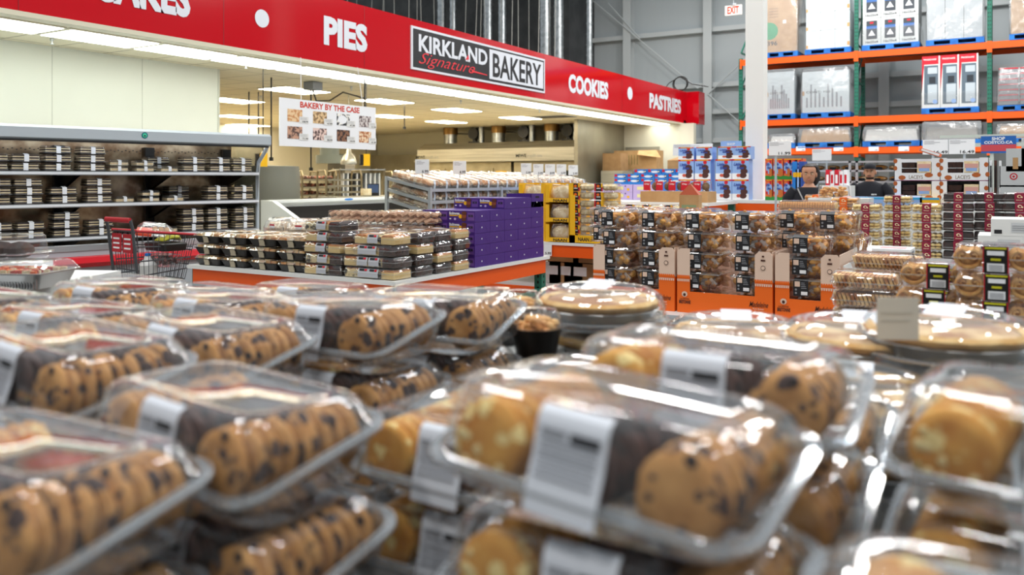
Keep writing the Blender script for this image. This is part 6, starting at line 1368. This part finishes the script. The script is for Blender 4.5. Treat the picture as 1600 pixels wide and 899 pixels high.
BURL = None
LBL = mat('price_label_white', '#dfe4ec', .5)
ckmesh = {}
def cookie_mesh(m, seed):
    b = MB(); rd = random.Random(seed); n = 22; R_ = .041
    prof = [(.6, -.0075), (.9, -.006), (1.0, 0), (.93, .006), (.6, .0085), (.05, .009)]
    wob_ = [1+rd.uniform(-.025, .025) for _ in range(n)]; rs = []
    for r, y in [(.05, -.0078)]+prof: rs.append([(R_*r*wob_[i]*math.cos(2*PI*i/n), -y+rd.uniform(-.0006, .0006), R_*r*wob_[i]*math.sin(2*PI*i/n)) for i in range(n)])
    b.rings(rs, m)
    cm = {CK_CHIP: mat('chocolate_chunk', '#2a1510', .35), CK_MAC: mat('macadamia_chunk', '#efd89a', .5), CK_DARK: mat('dark_chunk', '#160b08', .35)}[m]
    for i in range(13):
        a_ = rd.uniform(0, 6.28); q_ = R_*math.sqrt(rd.uniform(.01, .8)); s_ = rd.uniform(.0032, .0066); f_ = -1 if i % 3 else 1
        b.ball((q_*math.cos(a_), f_*.0083, q_*math.sin(a_)), s_, .0016, s_*rd.uniform(.6, 1.1), cm, 7, 4, .25, seed*50+i)
    o = b.build('cookie', smooth=70); return o
def pack_proto(detail, top=None, flavours=('m', 'd', 'c')):
    t = thing('cookie_pack', 'x', 'cookie pack'); ms = {'m': CK_MAC, 'd': CK_DARK, 'c': CK_CHIP}
    for ri, f in enumerate(flavours):
        cx_ = (-1+ri)*.098
        if detail:
            base = cookie_mesh(ms[f], ri)
            for i in range(9):
                o = base if i == 0 else base.copy()
                if i: COL.objects.link(o)
                o.parent = t; o.location = (cx_+rnd(-.002, .002), -.079+.0192*i, .046+rnd(-.001, .001)); o.rotation_euler = (math.radians(-7), 0 if i == 0 else rnd(0, 6.28), 0)
        else:
            b = MB(); n = 14
            for i in range(9):
                y = -.079+.0192*i
                b.rings([[(cx_+r*math.cos(2*PI*k_/n), y+dy, .046+r*math.sin(2*PI*k_/n)) for k_ in range(n)] for r, dy in ((.03, -.009), (.039, -.007), (.041, 0), (.037, .007))], ms[f])
            b.build('cookie_row', t, 70)
    # lid: rings from the slanted seam up to the flat top, tray: seam down to the floor
    b = MB(); sl = lambda hw, hd, r, z0, s_: rrect(hw, hd, r, z0, s_, D=D0)
    b.rings([sl(W0-.01, D0-.01, .03, .023, S0), sl(W0-.012, D0-.012, .03, .035, S0*.8), sl(W0-.022, D0-.018, .034, H0-.012, 0), sl(W0-.028, D0-.024, .034, H0-.004, 0), sl(W0-.036, D0-.032, .03, H0, 0), sl(W0-.055, D0-.05, .03, H0, 0), sl(W0-.058, D0-.053, .03, H0-.002, 0)], CLEARN, False, True)
    b.build('lid', t, 50)
    b = MB(); b.rings([sl(W0-.03, D0-.026, .025, .0015, 0), sl(W0-.022, D0-.02, .03, .006, 0), sl(W0-.012, D0-.012, .03, .017, S0*.9), sl(W0-.008, D0-.008, .03, .02, S0)], CLEARB, True, False); b.build('tray', t, 50)
    b = MB(); n = 8
    path = rrect(W0-.003, D0-.003, .038, .0215, S0, n=6, D=D0); b.tube(path, .0034, RIMN, 6, True); path2 = rrect(W0-.010, D0-.010, .034, .0235, S0, n=6, D=D0); b.tube(path2, .0028, RIMN, 6, True)
    b.rings([rrect(W0-.012, D0-.012, .034, .0225, S0, n=6, D=D0), rrect(W0-.002, D0-.002, .038, .0215, S0, n=6, D=D0)], RIMN, False, False); b.build('rim', t, 60)
    lab = MB(); y = -D0+.008
    lab.rings([[(x, y-.010, .008), (x, y-.006, .03), (x, y+.002, .055), (x, y+.007, .085), (x, y+.0105, .093), (x, y+.018, .0985)] for x in (-.036, .036)], LBL, False, False, closed=False)
    for q in range(5): lab.quad((-.03, y-.0005+.0025-.0018*q*1.2, .068-.007*q), (.03, y-.0005+.0025-.0018*q*1.2, .068-.007*q), (.03, y-.0005+.0028-.0018*q*1.2, .0705-.007*q), (-.03, y-.0005+.0028-.0018*q*1.2, .0705-.007*q), GREYINK)
    lab.quad((.0, y+.0030, .073), (.03, y+.0030, .073), (.03, y+.0042, .080), (.0, y+.0042, .080), INK); lab.quad((-.03, y+.0030, .075), (-.004, y+.0030, .075), (-.004, y+.0040, .080), (-.03, y+.0040, .080), GREYINK)
    lab.build('price_label', t, 0)
    return Proto(t)
NP = pack_proto(True); NB = pack_proto(True, BURL); NC = pack_proto(True, BURL, ('c', 'd', 'c')); LPk = pack_proto(False, BURL); LPn = pack_proto(False)
rad = math.radians
top = [ # proto, pos, (yaw,pitch,roll), label
 (NP, (-.323, .734, 1.195), (-4, -1.8, 3.5), 'clear cookie pack nearest the centre, white price label over golden and chip cookies'),
 (NP, (.062, .955, 1.194), (-7, .9, .5), 'clear cookie pack at the right edge with a glossy golden cookie in front'),
 (NP, (.035, .60, 1.135), (3, -1, 0), 'cookie pack in the bottom right corner, nearest the camera'),
 (NP, (-.30, .972, 1.205), (1, -2, 1), 'clear cookie pack directly behind the centre pack'),
 (NB, (-.836, .448, 1.142), (4, -2.6, .8), 'cookie pack in the bottom left corner, chip cookies stacked along its right side'),
 (NC, (-.797, .672, 1.152), (-5, -1.4, 1.6), 'chip cookie pack just behind the bottom left corner pack, white label in front'),
 (NB, (-1.165, .70, 1.175), (-4, .2, 2.5), 'cookie pack at the left picture edge with slanted white price label'),
 (NC, (-1.16, .935, 1.165), (-3, .6, 2.0), 'chip cookie pack in the third row on the left, white label showing'),
 (NC, (-1.055, 1.165, 1.175), (-2.6, .6, -1), 'tilted cookie pack in the fourth row, left of the rearmost tilted pack'),
 (NP, (-1.03, 1.42, 1.16), (7, 1.3, .4), 'rearmost tilted cookie pack beside the black dessert cups')]
for P, pos, (yw_, pt_, rl), lab in top:
    o = P.put(pos, lab, 0, 'cookie packs on the foreground table'); m = Matrix.Rotation(rad(yw_), 4, 'Z') @ Matrix.Rotation(rad(pt_), 4, 'X') @ Matrix.Rotation(rad(rl), 4, 'Y'); o.rotation_euler = m.to_euler()
# packs underneath each of those
names = ['centre', 'right edge', 'bottom right corner', 'second centre', 'bottom left corner', 'second left', 'left edge', 'third-row left', 'fourth-row left', 'rear left']
for k_, (P, pos, a, lab) in enumerate(top):
    for d in (1, 2):
        z = pos[2]-.1075*d-.008
        if z < FTZ: continue
        Q = NP if (k_ in (0, 2, 5) and d == 1) else LPk
        Q.put((pos[0]+(.03 if k_ in (5,) else rnd(-.012, .012))*d, pos[1]-(.012*d)*(k_ == 5), z), f'cookie pack {"directly" if d == 1 else "two places"} under the {names[k_]} pack', rad(a[0]*.5)+rnd(-.02, .02), 'cookie packs on the foreground table')
# further rows to the left and back
k_ = 0
for r, (yy, xs2, zz) in enumerate([(.44, (-1.20,), 1.13), (.93, (-1.53, -1.88), 1.154), (1.18, (-1.42, -1.77), 1.155), (1.42, (-1.39, -1.74, -2.09), 1.12), (1.66, (-1.30, -1.65), 1.11)]):
    for c, x in enumerate(xs2):
        for d in range([3, 2, 1, 1, 1, 1][r]):
            P = (LPk if (r+c) % 3 else LPn)
            P.put((x+rnd(-.01, .01), yy, zz-.108*d), f'cookie pack, {ORD[c]} from right in rear-left row {ORD[r]}, {["top", "second", "third"][d]} layer', rnd(-.08, .04), 'cookie packs in the rear-left rows', rot=(rad(-1), rad(rnd(-1, 2)), rnd(-.08, .04)))
# cartons raising the packs from the table
for i, (x0, x1, y0, y1, zt_) in enumerate([(-2.28, -1.22, .84, 1.27, 1.045), (-2.28, -1.13, 1.29, 1.79, .999)]):
    tag(MB().box(x0, x1, y0, y1, FTZ+.001, zt_-.004, MATS['dark_laminate']).build('riser', smooth=0), ['long dark riser under the rear-left cookie packs', 'lower dark riser under the rearmost cookie packs'][i], 'riser')
# right rear cookies sliver
for i, (x, y, z) in enumerate([(.42, .98, 1.17), (.42, .74, 1.14), (.40, .50, 1.12)]):
    LPn.put((x, y, z), f'cookie pack beyond the right picture edge, {ORD[i]} from the back', rnd(-.05, .05), 'cookie packs on the foreground table')
# gap between left and centre packs
for i, (x, y, z, r_) in enumerate([(-.60, .93, 1.09, -.05), (-.66, 1.16, 1.07, .04), (-.60, .93, .98, .02), (-.66, 1.16, .96, .03), (-.64, 1.4, 1.05, -.04), (-.30, 1.22, 1.10, 0), (.06, 1.2, 1.11, .03)]):
    LPn.put((x, y, z), f'lower cookie pack in the gap behind the centre pack, {ORD[i]} of seven', r_, 'lower cookie packs in the middle gap')

# ---------------------------------------------------------------- pies
def pie_proto():
    R_ = .15; t = thing('pie_pack', 'x', 'pie')
    MB().lathe([(.02, .004), (R_*.82, .004), (R_*.95, .03), (R_, .036), (R_*.98, .038), (R_*.9, .03), (.02, .03)], mat('foil_dish', '#b9babb', .3, .9), n=40).build('foil_dish', t, 40)
    b = MB(); rd = random.Random(5); n = 48; rs = []
    for r, z in ((R_*.86, .03), (R_*.97, .042), (R_*.99, .052), (R_*.93, .06), (R_*.85, .054)): rs.append([(r*(1+.012*math.sin(12*a)+rd.uniform(-.008, .008))*math.cos(a), r*(1+.012*math.sin(12*a))*math.sin(a), z+.003*math.sin(24*a)+rd.uniform(-.001, .001)) for a in [2*PI*i/n for i in range(n)]])
    b.rings(rs, PIEC, False, False); b.build('crust', t, 60)
    MB().lathe([(R_*.88, .048), (R_*.8, .056), (R_*.5, .062), (.01, .064)], PIEF, n=36).build('filling', t, 60)
    b = MB(); rs = []
    for r, z in ((R_+.012, .012), (R_+.014, .04), (R_+.004, .066), (R_-.012, .078), (R_-.03, .083), (R_*.6, .08), (R_*.58, .077), (.005, .077)): rs.append([(r*(1+(.006*math.sin(20*a) if r > R_*.7 else 0))*math.cos(a), r*(1+(.006*math.sin(20*a) if r > R_*.7 else 0))*math.sin(a), z) for a in [2*PI*i/80 for i in range(80)]])
    b.rings(rs, CLEARN, False, True); b.build('dome_lid', t, 50)
    b = MB(); b.tube([((R_+.018)*math.cos(a), (R_+.018)*math.sin(a), .014) for a in [2*PI*i/40 for i in range(40)]], .004, RIMN, 6, True); b.rings([rrect(R_+.03, .03, .01, .013, cx=0, cy=0), rrect(R_+.03, .03, .01, .016, cx=0, cy=0)], RIMN); b.lathe([(R_+.02, .0), (R_+.016, .012)], CLEARB, n=40); b.build('rim', t, 60)
    lb = MB(); lb.quad((-.035, -.03, .0838), (.035, -.03, .0838), (.035, .025, .1), (-.035, .025, .1), LBL); lb.build('price_label', t, 0); return Proto(t)
PI_ = pie_proto()
pies = [((935, 480), 2.05, 1.145, 2, 0), ((1150, 528), 1.95, 1.085, 1, .3), ((1345, 520), 1.72, 1.12, 1, .2), ((1478, 515), 1.62, 1.15, 1, -.2), ((1330, 575), 1.42, 1.08, 1, .1), ((790, 470), 2.35, 1.02, 1, .2), ((1060, 505), 2.25, .99, 1, .5)]
pn = ['tall stack in the middle', 'right of the middle stack', 'near right, left of the overlapping pair', 'near right, under the big cream card', 'low behind the centre cookie pack', 'left of the middle stack, beyond the muffins', 'between the middle stack and the orange trays']
for i, ((px, py), Y, z, n, r_) in enumerate(pies):
    p = at(px, py, Y)
    for j in range(n+1):
        zz = z-.086*(j) + (.086 if n == 2 and False else 0)
        if zz < FTZ+.002: continue
        zz2 = zz+(.0)
        PI_.put((p.x+(.03 if j else 0), p.y+(.01*j), zz2), f'round golden pie in clear dome, {["top one", "one below", "two below"][j]}, {pn[i]}', r_+.4*j, 'pies in clear domes')
    n_low = z-.086*n
    if n_low-FTZ > .03: tag(MB().box(-.12, .12, -.12, .12, 0, n_low-FTZ-.003, WHITEP).build('riser', loc=(p.x+.03, p.y+.01, FTZ+.001), smooth=0), 'white riser under the pies '+pn[i], 'riser')
p = at(1403, 497, 1.5); t = thing('label_card', 'large blank cream card standing over the near right pies', 'label card', p, rad(YAW-4)); MB().box(-.037, .037, 0, .002, -.04, .037, mat('cream_card', '#ddd9cc', .6)).box(-.03, .025, -.001, .0, .008, .0095, mat('faint_ink', '#bdb9ad', .6)).box(-.03, .02, -.001, .0, -.006, -.0045, MATS['faint_ink']).build('card', t, 0)
# muffins in black cups
def muf():
    t = thing('crumble_cup', 'x', 'dessert cup'); MB().lathe([(.042, 0), (.045, .002), (.056, .062), (.058, .066)], BLACKP, n=18).build('cup', t)
    b = MB(); [b.ball((rnd(-.035, .035), rnd(-.035, .035), rnd(.062, .082)), .014, .013, .01, PASTRY, 6, 4) for _ in range(36)]; b.ball((0, 0, .06), .05, .05, .018, PASTRY, 12, 5); b.build('crumble', t)
    MB().lathe([(.06, .067), (.058, .085), (.045, .105), (.01, .108)], CLEARN, n=20).build('dome_lid', t); return Proto(t)
MU = muf()
for i, (px, py, Y) in enumerate([(785, 540, 2.0), (752, 548, 1.9), (812, 533, 2.15), (770, 527, 2.2), (838, 545, 1.85)]):
    p = at(px, py, Y); MU.put((p.x, p.y, FTZ+.24), ['black crumble-topped dessert cup in the middle gap, front', 'black dessert cup left of the front one', 'black dessert cup right of the front one', 'black dessert cup behind the front one', 'black dessert cup under the pie stack edge'][i], 0, 'black dessert cups')
p = at(790, 540, 2.0); tag(MB().box(-.2, .14, -.13, .2, 0, .238, WHITEP).build('riser', loc=(p.x, p.y, FTZ+.001), smooth=0), 'white riser under the black dessert cups', 'riser')
# foil tray with red-orange topping, left
p = at(30, 447, 2.9); t = thing('foil_tray_meal', 'foil tray with orange topping under a clear lid at the left', 'foil tray', p, rad(YAW-6)); FOIL = MATS['foil_dish']
b = MB(); b.rings([rrect(.13, .09, .02, 0), rrect(.148, .108, .02, .05), rrect(.16, .12, .02, .052), rrect(.16, .12, .02, .056), rrect(.145, .105, .02, .056), rrect(.14, .1, .02, .045)], FOIL)
for i in range(26): x = -.13+i*.0105; b.box(x, x+.004, -.1, -.095, .004, .045, FOIL)
b.build('tray', t); b = MB(); [b.box(x, x+.02, y, y+.008, .05, .062, [ORPR, mat('tomato', '#c23a1c', .5), CREAM][random.randrange(3)]) for x, y in [(rnd(-.13, .11), rnd(-.09, .08)) for _ in range(110)]]; b.build('topping', t, 0)
b = MB(); b.rings([rrect(.158, .118, .02, .057), rrect(.14, .1, .02, .085), rrect(.13, .09, .02, .09)], CLEAR, False, True); b.build('lid', t)
p = at(12, 413, 3.1); t = thing('dark_roast_pack', 'clear pack of dark brown baked goods above the foil tray', 'bakery pack', p, rad(YAW-6)); b = MB(); [b.ball((-.08+.08*i, 0, .04), .045, .07, .034, CHOC if i else PASTRY, 9, 5, .05) for i in range(3)]; b.build('cakes', t); b = MB(); shell(b, .15, .1, .1, CLEAR); b.build('clamshell', t); rimof(.16, .11, .03).build('rim', t)
pf = at(20, 447, 3.0); tag(MB().box(-.6, .16, -.25, .42, 0, at(30, 447, 2.9).z-.002, WHITEP).build('display_plinth', loc=(pf.x, pf.y, 0), rz=rad(YAW-6), smooth=0), 'white plinth under the foil tray at the left', 'plinth')
o = [x for x in COL.objects if x.name == 'dark_roast_pack'][0]; o.location.z = at(30, 447, 2.9).z+.0; p = at(0, 413, 3.2); o.location = (p.x, p.y, at(30, 447, 2.9).z+.06)
tag(MB().box(-.15, .15, -.1, .1, 0, .058, WHITEP).build('carton', loc=(o.location.x, o.location.y, at(30, 447, 2.9).z), rz=rad(YAW-6), smooth=0), 'flat white carton under the dark baked goods pack at the left', 'carton')
